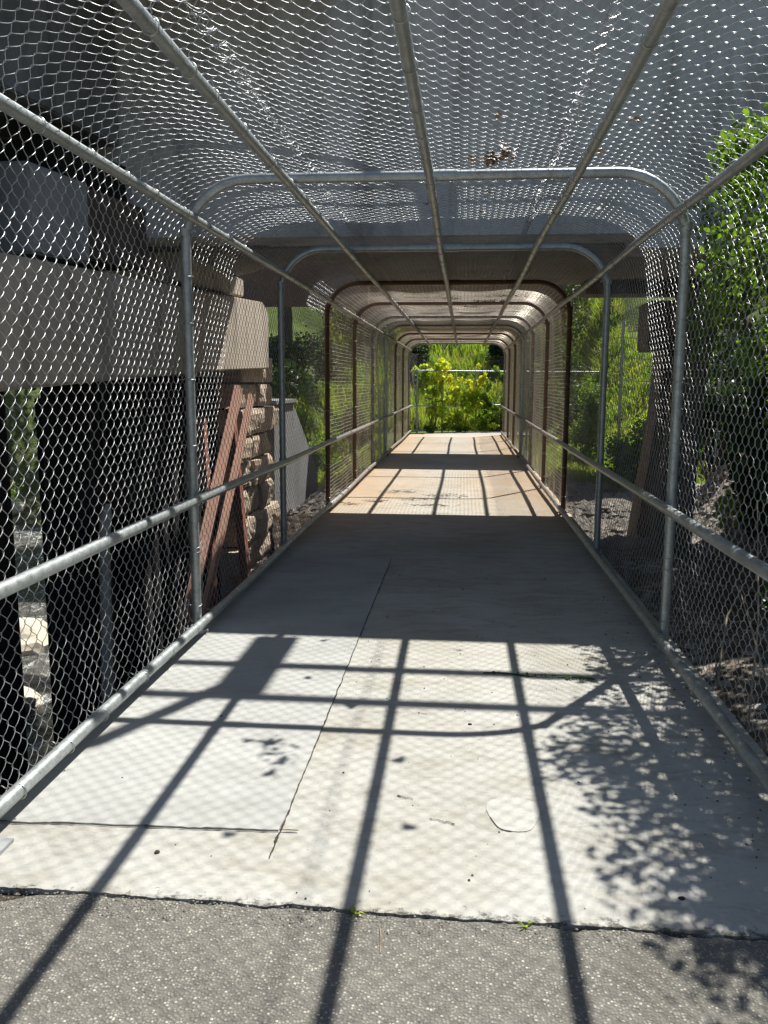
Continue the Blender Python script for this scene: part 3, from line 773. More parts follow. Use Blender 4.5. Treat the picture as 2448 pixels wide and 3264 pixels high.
# ------------------------------------------------------------------ vegetation
def leaf_arrays(centres, radii, n, size, rnd, flat=.0, shell=.0, aspect=.6, minz=None):
    """bent diamond leaves scattered through ellipsoid clumps"""
    c = np.array(centres, float); r = np.array(radii, float)
    w = (r.prod(axis=1))**.7; w = w/w.sum()
    idx = rnd.choice(len(c), n, p=w)
    d = rnd.normal(size=(n, 3)); d /= np.linalg.norm(d, axis=1)[:, None]
    rad = rnd.rand(n)**(1/3)
    rad = shell+(1-shell)*rad
    rad *= 1+.18*rnd.normal(size=n)
    P = c[idx]+d*r[idx]*rad[:, None]
    if minz is not None: P = P[P[:, 2] > minz]; n = len(P)
    a = rnd.normal(size=(n, 3)); a[:, 2] *= (1-flat); a /= np.linalg.norm(a, axis=1)[:, None]
    b = rnd.normal(size=(n, 3)); b -= a*(a*b).sum(1)[:, None]; b /= np.linalg.norm(b, axis=1)[:, None]
    nrm = np.cross(a, b)
    s = size*(.55+.9*rnd.rand(n))[:, None]
    v = np.empty((n, 6, 3))
    v[:, 0] = P-a*s*.5; v[:, 1] = P-a*s*.12+b*s*aspect*.5+nrm*s*.08; v[:, 2] = P+a*s*.25+b*s*aspect*.38+nrm*s*.08
    v[:, 3] = P+a*s*.58; v[:, 4] = P+a*s*.25-b*s*aspect*.38+nrm*s*.08; v[:, 5] = P-a*s*.12-b*s*aspect*.5+nrm*s*.08
    i = np.arange(n)[:, None]*6
    f = np.concatenate([i+np.array([[0, 1, 2, 3]]), i+np.array([[0, 3, 4, 5]])])
    return v.reshape(-1, 3), f
def foliage(name, centres, radii, n, size, mat, parent=None, seed=1, **kw):
    v, f = leaf_arrays(centres, radii, n, size, np.random.RandomState(seed), **kw)
    return link(name, np_mesh(name, v, f, False), M[mat], parent)
def shrub(nm, lab, cat, x, y, w, h, mat, seed, size=.07, n=2600, group=None, zb=None, stems=7, dens=9, trunk=.018):
    rs = np.random.RandomState(seed); z = terrain(x, y) if zb is None else zb
    e = empty(nm, (x, y, z)); cs = []; rd = []
    for i in range(dens):
        a = rs.rand()*2*PI; q = rs.rand()**.6
        cs.append((math.cos(a)*w*q*.75, math.sin(a)*w*q*.75, h*(.25+.65*rs.rand())*(1-.25*q))); rd.append((w*(.22+.2*rs.rand()), w*(.22+.2*rs.rand()), h*(.13+.14*rs.rand())))
    st = MB()
    for i in range(stems):
        c = Vector(cs[i % len(cs)]); b = Vector((rs.uniform(-.1, .1)*w, rs.uniform(-.1, .1)*w, -.1))
        mid = b.lerp(c, .5)+Vector((rs.uniform(-.1, .1), rs.uniform(-.1, .1), .1))*w
        st.tube([b, mid, c, c+(c-mid)*.6], [trunk, trunk*.75, trunk*.4, trunk*.15], 5, False)
    st.build('stems', M['bark'], e)
    foliage('foliage', cs, rd, n, size, mat, e, seed)
    tag(e, lab, cat, group); return e

# bush leaning over the fence at the right
e = empty('leafy_sapling', (2.7, 5.3, -.2))
st = MB()
limbs = [[(0,0,-.1),(-.1,-.1,1.0),(-.35,-.3,2.2),(-.6,-.8,3.0)], [(0,0,-.1),(.1,.3,1.2),(-.2,.5,2.3),(-.45,.6,3.3)], [(0,0,-.1),(.2,-.2,1.5),(.1,-.5,2.6),(-.1,-1.3,3.3)],
         [(-.2,-.2,1.6),(-.5,-.9,2.2),(-.75,-1.5,2.8)], [(-.15,.2,1.5),(-.5,.8,2.1),(-.6,1.4,2.7)]]
for L in limbs:
    p = [Vector(q) for q in L]; st.tube(p, [.035*(1-.25*i) for i in range(len(p))], 7, False)
st.build('stems', M['bark'], e)
cs = [(.5,-.4,3.1),(.6,.4,3.0),(.5,1.1,3.1),(.2,1.0,2.8),(.45,-1.1,3.0),(-.70,-.35,3.1),(-.57,-.75,3.15),(-.5,-1.1,3.1),(-.25,-.1,3.0),(-.5,.1,3.1),(-.83,.30,3.2),(-.95,-.1,3.2),(-.75,-.2,3.15),(-1.0,-.13,3.2),(-.9,-1.05,3.2),(-.74,-1.28,3.2),(-.69,-1.4,3.25),(-.85,-.6,3.25),(-.85,.7,2.6),(-.8,1.2,2.2),(-.45,-.3,2.9),(-.6,-.85,2.75),(-.75,-1.35,2.6),(-.3,.5,3.1),(-.45,1.0,2.75),(-.6,1.5,2.5),(-.5,.2,2.35),(-.1,-1.2,3.2),(-.2,-.5,3.4),(.0,.3,3.6),(-.70,-1.75,2.2),(-.55,.75,2.05),(-.5,1.6,3.2),(.3,.6,3.0),(-.45,.5,1.75)]  # first clumps added out of view to shade the ground outside the fence
rd = [(.42,.45,.3),(.42,.45,.3),(.42,.45,.3),(.35,.4,.3),(.35,.4,.3),(.3,.34,.3),(.3,.34,.3),(.3,.34,.3),(.34,.36,.3),(.3,.36,.3),(.22,.3,.2),(.2,.26,.14),(.26,.3,.2),(.2,.3,.14),(.2,.26,.14),(.24,.3,.2),(.25,.3,.2),(.22,.3,.16),(.14,.4,.4),(.12,.35,.35),(.34,.42,.34),(.26,.36,.3),(.22,.34,.26),(.32,.42,.36),(.26,.4,.34),(.24,.4,.3),(.26,.36,.3),(.3,.42,.3),(.36,.4,.3),(.4,.5,.35),(.16,.22,.16),(.16,.3,.2),(.3,.4,.35),(.4,.6,.5),(.14,.24,.16)]
cs = [(a+.08, b, min(c, 3.15)) for a, b, c in cs]
foliage('foliage', cs, rd, 17500, .047, 'leafS', e, 5, aspect=.72)
tag(e, 'bright green leafy sapling leaning over the right side of the cage', 'bush')
# trees added off to the right to shade the bank
def tree(nm, lab, x, y, H, crown, n, size, mat, seed, r0=.16, zb=None):
    rs = np.random.RandomState(seed); z = terrain(x, y) if zb is None else zb
    e = empty(nm, (x, y, z)); st = MB()
    st.tube([(0,0,-.3),(.05,.02,H*.25),(-.04,.06,H*.5),(.03,0,H*.8)], [r0*1.25, r0, r0*.75, r0*.3], 10, False)
    cs, rd = [], []
    for i in range(crown[3]):
        a = rs.rand()*2*PI; q = rs.rand()**.5
        c = Vector((math.cos(a)*crown[0]*q, math.sin(a)*crown[0]*q, crown[1]+rs.rand()*(crown[2]-crown[1])))
        cs.append(tuple(c)); s = crown[0]*(.2+.16*rs.rand()); rd.append((s, s, s*.7))
        b = Vector((0, 0, H*(.25+.5*rs.rand()))); m_ = b.lerp(c, .55)+Vector((0,0,.25))
        st.tube([b, m_, c], [r0*.4, r0*.25, r0*.06], 6, False)
    st.build('trunk', M['bark'], e); foliage('crown', cs, rd, n, size, mat, e, seed)
    tag(e, lab, 'tree', None); return e
tree('shade_tree', 'leafy shade tree added on the bank right of the near pier', 5.4, 8.9, 4.2, (1.75, 1.2, 3.3, 20), 16000, .09, 'leafG', 21)
tree('shade_tree', 'leafy shade tree added on the near right bank beside the sapling', 5.3, 5.2, 4.0, (1.6, .9, 2.9, 16), 13000, .09, 'leafD', 22)
# little sprigs low behind the right fence
for i, (x, y, z, lab) in enumerate(((2.25, 6.7, .75, 'small sunlit sprig low behind the right fence beside the near pier'), (2.4, 6.2, 1.45, 'small leafy sprig above the low one behind the right fence'))):
    e = empty('leafy_sprig', (x, y, terrain(x, y))); zb = terrain(x, y)
    st = MB(); st.tube([(0.1,0,-.1),(.05,.05,(z-zb)*.6),(0,0,z-zb+.1)], [.012,.009,.003], 5, False); st.build('stems', M['bark'], e)
    foliage('foliage', [(0,0,z-zb),(.05,.1,z-zb-.12)], [(.1,.16,.1)]*2, 60, .06, 'leafB', e, 40+i); tag(e, lab, 'plant')
# pale dry canes against the right fence near the ground
for i, (a, b, c) in enumerate((((1.66, 4.2, -.1), (1.85, 4.7, .35), (2.0, 5.3, .95)), ((1.64, 3.7, -.1), (1.75, 4.2, .15), (1.8, 4.9, .5)), ((1.7, 4.9, -.2), (1.9, 5.4, .2), (2.2, 5.9, .4)))):
    mb = MB(); mb.tube([a, b, c], [.007, .006, .003], 5); o = mb.build('dry_cane', M['twig'])
    tag(o, ('longest pale dry cane leaning behind the right fence', 'shortest low dry cane behind the right fence close to the camera', 'dry cane by the foot of the first full hoop, outside the right fence')[i], 'cane')

# shrubs left and right of the cage, and on the hillside
sh = [
 (-4.6, 19.5, 1.3, 3.0, 'leafD', 'dark bush on the left bank just past the wing wall', 3600),
 (-3.6, 22.8, 1.0, 2.2, 'leafB', 'bright bush left of the cage under the far bridge', 2800),
 (-3.2, 26.2, .9, 2.2, 'leafG', 'green bush at the left of the cage near its far end', 2600),
 (-7.0, 24.5, 2.4, 4.6, 'leafD', 'broad dark bush on the left slope behind the wing wall', 4200),
 (-9.0, 21.0, 1.9, 2.4, 'leafB', 'bright bush across the creek seen between the piles', 4200),
 (-12.5, 20.5, 2.2, 2.6, 'leafB', 'leftmost bright bush across the creek seen between the piles', 4600),
 (-5.6, 29.5, 1.6, 2.6, 'leafD', 'dark bush left of the far end of the cage', 3200),
 (2.95, 7.0, .55, 2.0, 'leafD', 'dark bush on the bank just right of the near pier', 3600),
 (3.75, 9.6, .75, 2.3, 'leafD', 'dark bush on the bank behind the near pier', 3600),
 (2.5, 5.2, .45, 1.2, 'leafD', 'dark low bush outside the right fence nearest the camera', 2600),
 (4.6, 12.4, .95, 2.4, 'leafD', 'dark bush on the bank right of the slender pier', 3200),
 (4.35, 14.6, .7, 2.6, 'leafD', 'slim dark bush behind the gravel right of the slender pier', 3000),
 (5.7, 18.9, 1.2, 3.0, 'leafD', 'big dark bush farther up the right gravel slope', 4200),
 (3.7, 17.6, .8, 1.6, 'leafB', 'low bright bush right of the cage before the far bridge', 2400),
 (3.3, 22.3, .9, 2.3, 'leafB', 'bright bush right of the cage just past the far bridge', 2800),
 (5.4, 21.8, 1.1, 1.7, 'leafY', 'yellowish bush on the right slope behind the slender pier', 2800),
 (3.2, 25.8, .9, 2.4, 'leafG', 'green bush right of the cage near its far end', 2600),
 (6.6, 26.5, 1.3, 1.7, 'leafB', 'broad bright bush up the right slope', 3600),
 (3.0, 31.9, 1.6, 3.0, 'leafG', 'spreading green bush behind the right part of the end fence', 4200),
 (-1.75, 34.2, .95, 2.3, 'leafD', 'dark bush on the hill behind the yellow vine', 3600),
 (1.9, 35.0, 1.0, 2.3, 'leafD', 'dark bush on the hill behind the spreading green bush', 3600),
 (3.4, 36.0, 2.1, 3.8, 'leafD', 'big dark bush high on the hill to the right of the bright grass', 5200),
 (-4.2, 37.0, 2.2, 4.2, 'leafD', 'big dark bush high on the hill to the left of the bright grass', 5200),
]
for i, (x, y, w, h, m_, lab, n) in enumerate(sh):
    shrub('shrub', lab, 'bush', x, y, w, h, m_, 100+i, .075 if y < 28 else .10, int(n*1.6), 'bushes around the walkway')
for i, (x, y, H, lab) in enumerate(((12.5, 33.0, 8, 'tall tree on the upper right slope'), (-9.5, 30.5, 8.5, 'tall tree on the upper left slope beyond the creek'), (-15.5, 14.0, 8, 'tall tree on the far bank of the creek'), (13.5, 19.0, 8, 'tall tree on the right slope behind the rocks'), (-6.6, 20.5, 6.5, 'dark tree on the left bank behind the wing wall'), (-6.3, 31.5, 6.0, 'dark tree on the hillside just left of the end fence'), (-10.5, 37.5, 7.0, 'farthest dark tree high on the left hillside'))):
    tree('hillside_tree', lab, x, y, H, (2.9, 2.4, H, 20), 9000, .17, 'leafG' if i % 2 else 'leafD', 60+i, .2)
# bare pale branches left between the hoops
for i, (x, y) in enumerate(((-2.3, 23.8), (-2.7, 21.6))):
    mb = MB(); rs = random.Random(i+5)
    z = terrain(x, y)
    for k in range(7):
        a = Vector((x, y, z+.1)); d = Vector((rs.uniform(-.5,.5), rs.uniform(-.5,.5), 1.0)).normalized(); L = rs.uniform(1.4, 2.6); p = [a]
        for q in range(5): d = (d+Vector((rs.uniform(-.3,.3), rs.uniform(-.3,.3), rs.uniform(-.1,.15)))).normalized(); p.append(p[-1]+d*L/5)
        mb.tube(p, [.014, .012, .01, .007, .005, .002], 5, False)
        for q in (2, 3, 4):
            d2 = (d+Vector((rs.uniform(-.9,.9), rs.uniform(-.9,.9), rs.uniform(-.2,.6)))).normalized(); mb.tube([p[q], p[q]+d2*.3, p[q]+d2*.55+Vector((0,0,.08))], [.006,.004,.0015], 4, False)
    o = mb.build('bare_shrub', M['twig']); tag(o, ('leafless pale shrub outside the left fence past the far bridge', 'leafless pale shrub outside the left fence under the far bridge')[i], 'bush')

# grass
def grass(name, lab, areas, n, h, seed, mat='grass'):
    rs = np.random.RandomState(seed); P = []
    tot = sum(a[4] for a in areas)
    for (x0, x1, y0, y1, w) in areas:
        m_ = int(n*w/tot)
        cx = rs.uniform(x0, x1, m_//9); cy = rs.uniform(y0, y1, m_//9)
        k = rs.randint(0, len(cx), m_)
        P.append(np.stack([cx[k]+rs.normal(0, .10, m_), cy[k]+rs.normal(0, .10, m_)], -1))
    P = np.concatenate(P); n = len(P)
    Z = np.array([terrain(a, b) for a, b in P])
    ang = rs.rand(n)*2*PI; hh = h*(.4+.9*rs.rand(n)); w = .012+.010*rs.rand(n)
    lean = rs.normal(0, .28, (n, 2))
    dx = np.cos(ang)*w; dy = np.sin(ang)*w
    v = np.empty((n, 5, 3))
    v[:, 0] = np.stack([P[:, 0]-dx, P[:, 1]-dy, Z-.04], -1); v[:, 1] = np.stack([P[:, 0]+dx, P[:, 1]+dy, Z-.04], -1)
    mx = P[:, 0]+lean[:, 0]*hh*.35; my = P[:, 1]+lean[:, 1]*hh*.35; mz = Z+hh*.6
    v[:, 2] = np.stack([mx+dx*.8, my+dy*.8, mz], -1); v[:, 3] = np.stack([mx-dx*.8, my-dy*.8, mz], -1)
    v[:, 4] = np.stack([P[:, 0]+lean[:, 0]*hh*1.1, P[:, 1]+lean[:, 1]*hh*1.1, Z+hh*(1-.25*np.abs(lean[:, 0]))], -1)
    i = np.arange(n)[:, None]*5
    f = np.concatenate([i+np.array([[0, 1, 2]]), i+np.array([[0, 2, 3]]), i+np.array([[3, 2, 4]])])
    o = link(name, np_mesh(name, v.reshape(-1, 3), f, False), M[mat]); tag(o, lab, 'grass', kind='stuff'); return o
grass('hill_grass', 'long bright green grass covering the hillside behind the end fence', [(-5, 6, 30.6, 36, 5), (-6, 7, 36, 46, 3)], 60000, .55, 1)
grass('bank_grass', 'bright grass on the slopes either side of the cage', [(3.5, 10, 20, 30, 5), (-9, -2.4, 21, 30, 3), (2.3, 3.6, 19, 27, 1.0), (-2.9, -1.9, 17.5, 27.5, 1.0)], 60000, .24, 2)

# rocks
def rock(x, y, s, mat, lab, grp, z=None, flat=.6, seed=0):
    bm = bmesh.new(); bmesh.ops.create_icosphere(bm, subdivisions=3, radius=1)
    for v in bm.verts:
        c = v.co.copy(); k = 1+.32*noise.noise(c*1.1+Vector((seed, 0, 0)))+.10*noise.noise(c*3+Vector((0, seed, 0)))
        v.co = Vector((c.x*s*k*1.25, c.y*s*k, c.z*s*k*flat))
    me = bpy.data.meshes.new('rock'); bm.to_mesh(me); bm.free()
    o = link('rock', me, M[mat]); o.location = (x, y, (terrain(x, y) if z is None else z)+s*flat*.25); o.rotation_euler = (0, 0, seed)
    tag(o, lab, 'rock', grp)
rl = [(3.6, 14.2, .42), (4.4, 15.3, .5), (3.1, 13.2, .25), (5.3, 17.0, .45), (4.9, 14.0, .3), (6.4, 18.4, .5), (4.0, 17.2, .3), (5.9, 15.4, .35), (3.0, 15.8, .22), (7.0, 16.2, .5)]
rlab = ['flat brown rock nearest behind the slender pier', 'largest flat brown rock on the right slope', 'small brown rock close outside the right fence', 'mid sized rock high on the right gravel slope', 'small rock just right of the largest flat rock', 'big rock farthest up the right gravel slope', 'low rock behind the others close to the low bush', 'rock at the right of the gravel slope', 'smallest rock by the right fence before the far bridge', 'big rock at the far right of the gravel slope']
for i, (x, y, s) in enumerate(rl): rock(x, y, s, 'darkrock' if i % 3 != 1 else 'rock', rlab[i], 'rocks on the right slope', None, .35, i*1.7+1)
for i, (x, y, s, z) in enumerate(((-6.75, 12.4, .62, -2.5), (-5.65, 10.1, .42, -2.6), (-13.6, 24.3, .8, -2.3), (-11.8, 25.2, .6, -2.3), (-13.2, 26.0, .7, -1.6), (-12.2, 27.0, .6, -1.0))):
    rock(x, y, s, 'palerock', ['pale wedge shaped rock standing in the creek', 'pale flat rock in the creek closest to the piles', 'left of the pale rocks at the waterline across the creek', 'right of the pale rocks at the waterline across the creek', 'pale rock just above the waterline across the creek', 'highest pale rock on the far creek bank'][i], 'rocks along the creek', z, .6, i*2.3+.5)
# gravel on the right slope, grit at the joint
def gravel(name, lab, boxes, n, smin, smax, mat, seed, zf=None):
    rs = np.random.RandomState(seed); V = []; F = []
    base = np.array([(1,0,0),(-1,0,0),(0,1,0),(0,-1,0),(0,0,1),(0,0,-1)], float)
    tri = np.array([(0,2,4),(2,1,4),(1,3,4),(3,0,4),(2,0,5),(1,2,5),(3,1,5),(0,3,5)])
    tot = sum(b[4] for b in boxes)
    for b in boxes:
        for i in range(int(n*b[4]/tot)):
            x = rs.uniform(b[0], b[1]); y = rs.uniform(b[2], b[3]); s = rs.uniform(smin, smax)*rs.uniform(.5, 1.3)
            z = zf if zf is not None else terrain(x, y)
            q = base*s*(.6+.7*rs.rand(6, 1)); q[:, 2] *= .6; a = rs.rand()*PI
            q = np.stack([q[:, 0]*math.cos(a)-q[:, 1]*math.sin(a), q[:, 0]*math.sin(a)+q[:, 1]*math.cos(a), q[:, 2]], -1)+(x, y, z+s*.2)
            F.append(tri+len(V)*6); V.append(q)
    o = link(name, np_mesh(name, np.concatenate(V), np.concatenate(F), False), M[mat]); tag(o, lab, 'gravel', kind='stuff'); return o
gravel('slope_gravel', 'pale broken stones on the slope right of the cage', [(1.9, 4.4, 9.5, 18, 5), (-3.0, -1.8, 13, 26, 1)], 5200, .03, .11, 'rock', 4)
gravel('joint_grit', 'small grit along the crumbling joint between asphalt and slab', [(-1.6, 1.6, 2.36, 2.50, 3), (1.45, 1.7, 2.5, 7, .6)], 2600, .0018, .006, 'rock', 5, -.007)

# debris leaves lying on the roof mesh (they cast the round shadows on the slab)
RZ = HT+.045
spots = [(-.32, 4.16, 1.2), (-.03, 3.56, 1.2), (.04, 2.99, 1.2), (-.66, 3.66, 1.8), (-.55, 3.46, 1.3), (-.56, 3.36, 1.4), (-.61, 2.87, 1.0), (-.64, 5.25, .9), (-.62, 4.55, 1.0), (-.75, 3.68, .9), (.22, 5.15, .9), (-1.05, 4.9, .9)]
lf = ['dead leaf on the roof mesh nearest above the centre of the slab', 'dead leaf on the roof mesh right of the centre rail', 'dead leaf on the roof mesh closest to the camera', 'largest curled dead leaf on the roof mesh', 'dead leaf touching the largest curled one on the roof mesh', 'dead leaf just in front of the largest curled one on the roof mesh', 'dead leaf above the near corner of the newer patch', 'small dead leaf on the roof mesh near the second hoop', 'dead leaf on the roof mesh midway between the first two hoops', 'small dead leaf left of the largest curled one on the roof mesh', 'small dead leaf by the roof rail right of centre', 'small dead leaf on the roof mesh toward the left corner']
for i, (x, y, s) in enumerate(spots):
    bm = bmesh.new(); s *= .028; n_ = 12
    c = bm.verts.new((0, 0, 0)); rg = []
    for k in range(n_):
        a = 2*PI*k/n_; r_ = s*(1+.35*math.sin(3*a+i)+.25*rng.uniform(-1, 1)); rg.append(bm.verts.new((r_*math.cos(a), r_*.8*math.sin(a), .012*math.sin(2*a+i))))
    for k in range(n_): bm.faces.new((c, rg[k], rg[(k+1) % n_]))
    me = bpy.data.meshes.new('dead_leaf'); bm.to_mesh(me); bm.free()
    o = link('dead_leaf', me, M['deadleaf']); o.location = (x+.338*RZ, y+.514*RZ, RZ+.01); o.rotation_euler = (rng.uniform(-.3,.3), rng.uniform(-.3,.3), i)
    tag(o, lf[i], 'leaf', 'dead leaves on the roof mesh')
o = foliage('leaf_litter', [(.62, 13.6, 2.93), (.25, 14.4, 2.93), (1.0, 14.0, 2.93), (.75, 13.0, 2.93), (.0, 13.3, 2.93), (-.4, 13.0, 2.94)], [(.35, .22, .02), (.3, .25, .02), (.3, .3, .02), (.4, .12, .02), (.2, .2, .02), (.25, .2, .02)], 520, .06, 'deadleaf', None, 77, flat=.2)
tag(o, 'scattered dead leaves lying on the cage roof between the two bridges', 'leaf litter', kind='stuff')
o = foliage('dry_tuft', [(.42, 5.05, RZ), (.36, 5.15, RZ)], [(.10, .12, .02), (.06, .06, .02)], 34, .05, 'deadleaf', None, 78, flat=.2)
tag(o, 'brown tuft of dry debris caught on the roof mesh right of the centre rail', 'debris')
# green stem and specks lying on the slab
mb = MB(); mb.tube([(.36+.62*t, 4.72-.05*t+.02*math.sin(t*9), .008) for t in np.linspace(0, 1, 16)], .0045, 5)
gs = mb.build('fallen_stem', M['leafD']); tag(gs, 'thin green stem lying across the slab in the sun', 'stem')
foliage('stem_leaves', [(.5, 4.72, .01), (.7, 4.7, .01), (.9, 4.68, .01)], [(.12, .015, .004)]*3, 40, .022, 'leafG', gs, 9)
gravel('slab_crumbs', 'tiny dark crumbs of dirt scattered over the slab', [(-1.4, 1.4, 2.5, 7.5, 3), (1.2, 1.5, 2.5, 7.5, 2), (-1.45, 1.45, 10.8, 16, 1)], 420, .0025, .007, 'dirt', 12, .001)
for i, (x, y) in enumerate(((.28, 3.98), (-.95, 3.95), (-.83, 2.72), (.95, 2.62))):
    rock(x, y, .009, 'dirt', ['dark pebble in the middle of the slab', 'dark pebble near the left bottom rail', 'dark pebble in front of the newer patch', 'dark pebble near the right front of the slab'][i], 'pebbles on the slab', .001, .6, i+.3)
mb = MB(); mb.tube([(-.01, 2.40, -.004), (.0, 2.34, -.005), (.005, 2.27, -.006)], .002, 4); o = mb.build('dry_twig', M['twig']); tag(o, 'short straw coloured twig on the asphalt near the joint', 'twig')
for i, (x, y) in enumerate(((-.09, 2.45), (.44, 2.435))):
    rs = random.Random(i); mb = MB()
    for k in range(9 if i == 0 else 5):
        a = rs.random()*6.28; L = rs.uniform(.015, .035); d = Vector((math.cos(a), math.sin(a)*.7, 0)); c = Vector((x, y, -.01)); w = d.cross(Vector((0,0,1)))*.003
        mb.add([c-w, c+w, c+d*L*.6+w*1.3+Vector((0,0,.016)), c+d*L*1.2+Vector((0,0,.014)), c+d*L*.6-w*1.3+Vector((0,0,.016))], [(0,1,2,4),(4,2,3)])
    o = mb.build('weed_sprout', M['leafY']); tag(o, ['tallest yellow green weed sprouting from the joint near the centre', 'weed sprout in the joint just right of the handrail shadow', 'rightmost weed sprout in the joint', 'leftmost weed sprout in the joint'][i], 'weed', 'weeds in the joint')

# ------------------------------------------------------------------ end fence with vine
ef = empty('end_fence', (-1.2, 28.1, 0)); ie = Matrix.Translation((1.2, -28.1, 0))
fpts = [(-1.46, 27.5), (-1.28, 28.1), (-.47, 28.85), (.66, 29.4), (1.62, 29.9), (2.8, 30.25), (5.2, 30.6), (8.5, 30.8)]
def dense(pts, z, step=.2):
    o = []
    for a, b in zip(pts[:-1], pts[1:]):
        n_ = max(1, int(math.dist(a, b)/step))
        for i in range(n_): t = i/n_; o.append((a[0]+(b[0]-a[0])*t, a[1]+(b[1]-a[1])*t, z))
    o.append((pts[-1][0], pts[-1][1], z)); return o
mb = MB(); mb.tube(dense(fpts[1:], 2.02), .024, 8); pt(mb.build('top_rail', M['galv_near']), ef, ie)
mb = MB(); mb.tube([(fpts[0][0], fpts[0][1], .9)]+dense(fpts[1:], .88), .024, 8); pt(mb.build('handrail', M['galv_near']), ef, ie)
mb = MB(); mb.tube(dense(fpts[:3], .07), .026, 8); pt(mb.build('bottom_rail', M['galv_near']), ef, ie)
for (x, y) in fpts[1:]:
    mb = MB(); mb.tube([(x, y+.05, -.5), (x, y+.05, 2.03)], .032, 10); mb.tube([(x, y+.05, 2.03), (x, y+.05, 2.07), (x, y+.05, 2.09)], [.035, .03, .01], 10); pt(mb.build('post', M['galv_near']), ef, ie)
mb = MB(); mb.tube([(-1.45, 28.3, 1.9), (-1.18, 28.25, .05)], .02, 8); mb.tube([(1.25, 29.75, .95), (1.75, 29.95, 1.6)], .022, 8); pt(mb.build('brace_pipe', M['galv_near']), ef, ie)
fl = np.array([(a, b) for a, b, c in dense(fpts, 0, .05)]); cl = np.concatenate([[0], np.cumsum(np.linalg.norm(np.diff(fl, axis=0), axis=1))])
def fence_map(u, lat, nn):
    x = np.interp(lat, cl, fl[:, 0]); y = np.interp(lat, cl, fl[:, 1])
    dx = np.interp(lat+.05, cl, fl[:, 0])-x+1e-6; dy = np.interp(lat+.05, cl, fl[:, 1])-y; L = np.hypot(dx, dy)+1e-6
    nx_ = -dy/L; ny_ = dx/L
    return np.stack([x+nx_*nn, y+ny_*nn, .03+u], -1), np.stack([nx_, ny_, 0*u], -1), None
V, F = chainlink(int(cl[-1]/PITCH), 28, 4, 3, fence_map, wr=.0022)
me = np_mesh('wire_mesh', V, F); me.materials.append(M['wire']); o = bpy.data.objects.new('wire_mesh', me); col.objects.link(o); pt(o, ef, ie)
tag(ef, 'waist and head high pipe fence curving across the far end of the walkway', 'fence')
# vine with yellow leaves
vn = empty('yellow_vine', (-.9, 28.9, 0))
def vine(nm, lab, base, clumps, n, size, mat, seed):
    e = empty(nm, base); b = Vector(base); st = MB(); rs = random.Random(seed)
    cs = [tuple(Vector(c[:3])-b) for c in clumps]; rd = [c[3:] for c in clumps]
    for c in cs:
        for q in range(2):
            c2 = Vector(c)+Vector((rs.uniform(-.2,.2), rs.uniform(-.05,.05), rs.uniform(-.1,.2))); m_ = Vector((c2.x*.5+rs.uniform(-.2,.2), c2.y*.5, c2.z*.5))
            st.tube([(rs.uniform(-.1,.1), 0, -.05), m_, c2], [.012, .008, .003], 5, False)
    st.build('stems', M['bark'], e); cs2, rd2 = [], []
    r2 = np.random.RandomState(seed)
    for c, d in zip(cs, rd):
        for q in range(7):
            cs2.append(tuple(np.array(c)+r2.normal(0, .62, 3)*np.array(d))); k = r2.uniform(.28, .6); rd2.append((d[0]*k, d[1]*k+.03, d[2]*k))
    foliage('foliage', cs2, rd2, n, size, mat, e, seed, aspect=.8); tag(e, lab, 'vine'); return e
bpy.data.objects.remove(vn)
vine('leafy_vine', 'bright yellow green vine heaped over the left part of the end fence', (-.8, 28.75, 0), [(-.95,28.5,2.1,.36,.16,.28),(-.62,28.75,2.2,.30,.16,.22),(-.75,28.65,1.75,.36,.14,.28),(-1.05,28.45,1.7,.16,.12,.25),(-.5,28.85,1.6,.16,.12,.25),(-.75,28.7,1.35,.2,.1,.2)], 2000, .085, 'leafY', 31)
vine('leafy_vine', 'tangled green and yellow vine covering the middle of the end fence', (.1, 29.1, 0), [(-.75,28.6,.75,.34,.12,.26),(-.3,28.95,1.05,.34,.14,.3),(-.1,29.0,1.5,.25,.12,.2),(.15,29.15,1.2,.34,.12,.3),(.0,29.1,.7,.36,.14,.3),(.55,29.3,1.35,.3,.12,.35),(.8,29.4,1.75,.24,.12,.28),(.5,29.3,.8,.36,.14,.3),(-.3,28.9,.3,.5,.16,.2),(.35,29.1,.28,.5,.16,.2)], 3400, .085, 'leafY', 32)
vine('leafy_vine', 'greener vine on the right part of the end fence', (1.2, 29.5, 0), [(1.0,29.5,1.1,.3,.12,.4),(1.3,29.6,.6,.34,.14,.3),(1.5,29.75,1.75,.26,.14,.3),(1.0,29.4,.4,.34,.16,.24),(1.9,29.9,1.0,.35,.14,.5),(2.4,30.1,1.5,.4,.15,.5)], 2400, .085, 'leafB', 33)
for i, (x, y, w, h) in enumerate(((-.9, 28.45, .35, .35), (-.3, 28.75, .4, .42), (.3, 29.1, .4, .38), (.9, 29.35, .45, .45), (1.4, 29.65, .4, .5))):
    shrub('ground_plant', ['leftmost low leafy plant at the foot of the end fence', 'second low leafy plant from the left at the foot of the end fence', 'middle low leafy plant at the foot of the end fence', 'second low leafy plant from the right at the foot of the end fence', 'rightmost low leafy plant at the foot of the end fence'][i], 'plant', x, y, w, h, 'leafB', 300+i, .07, 420, 'plants at the foot of the end fence', -.02, 4, 5, .006)

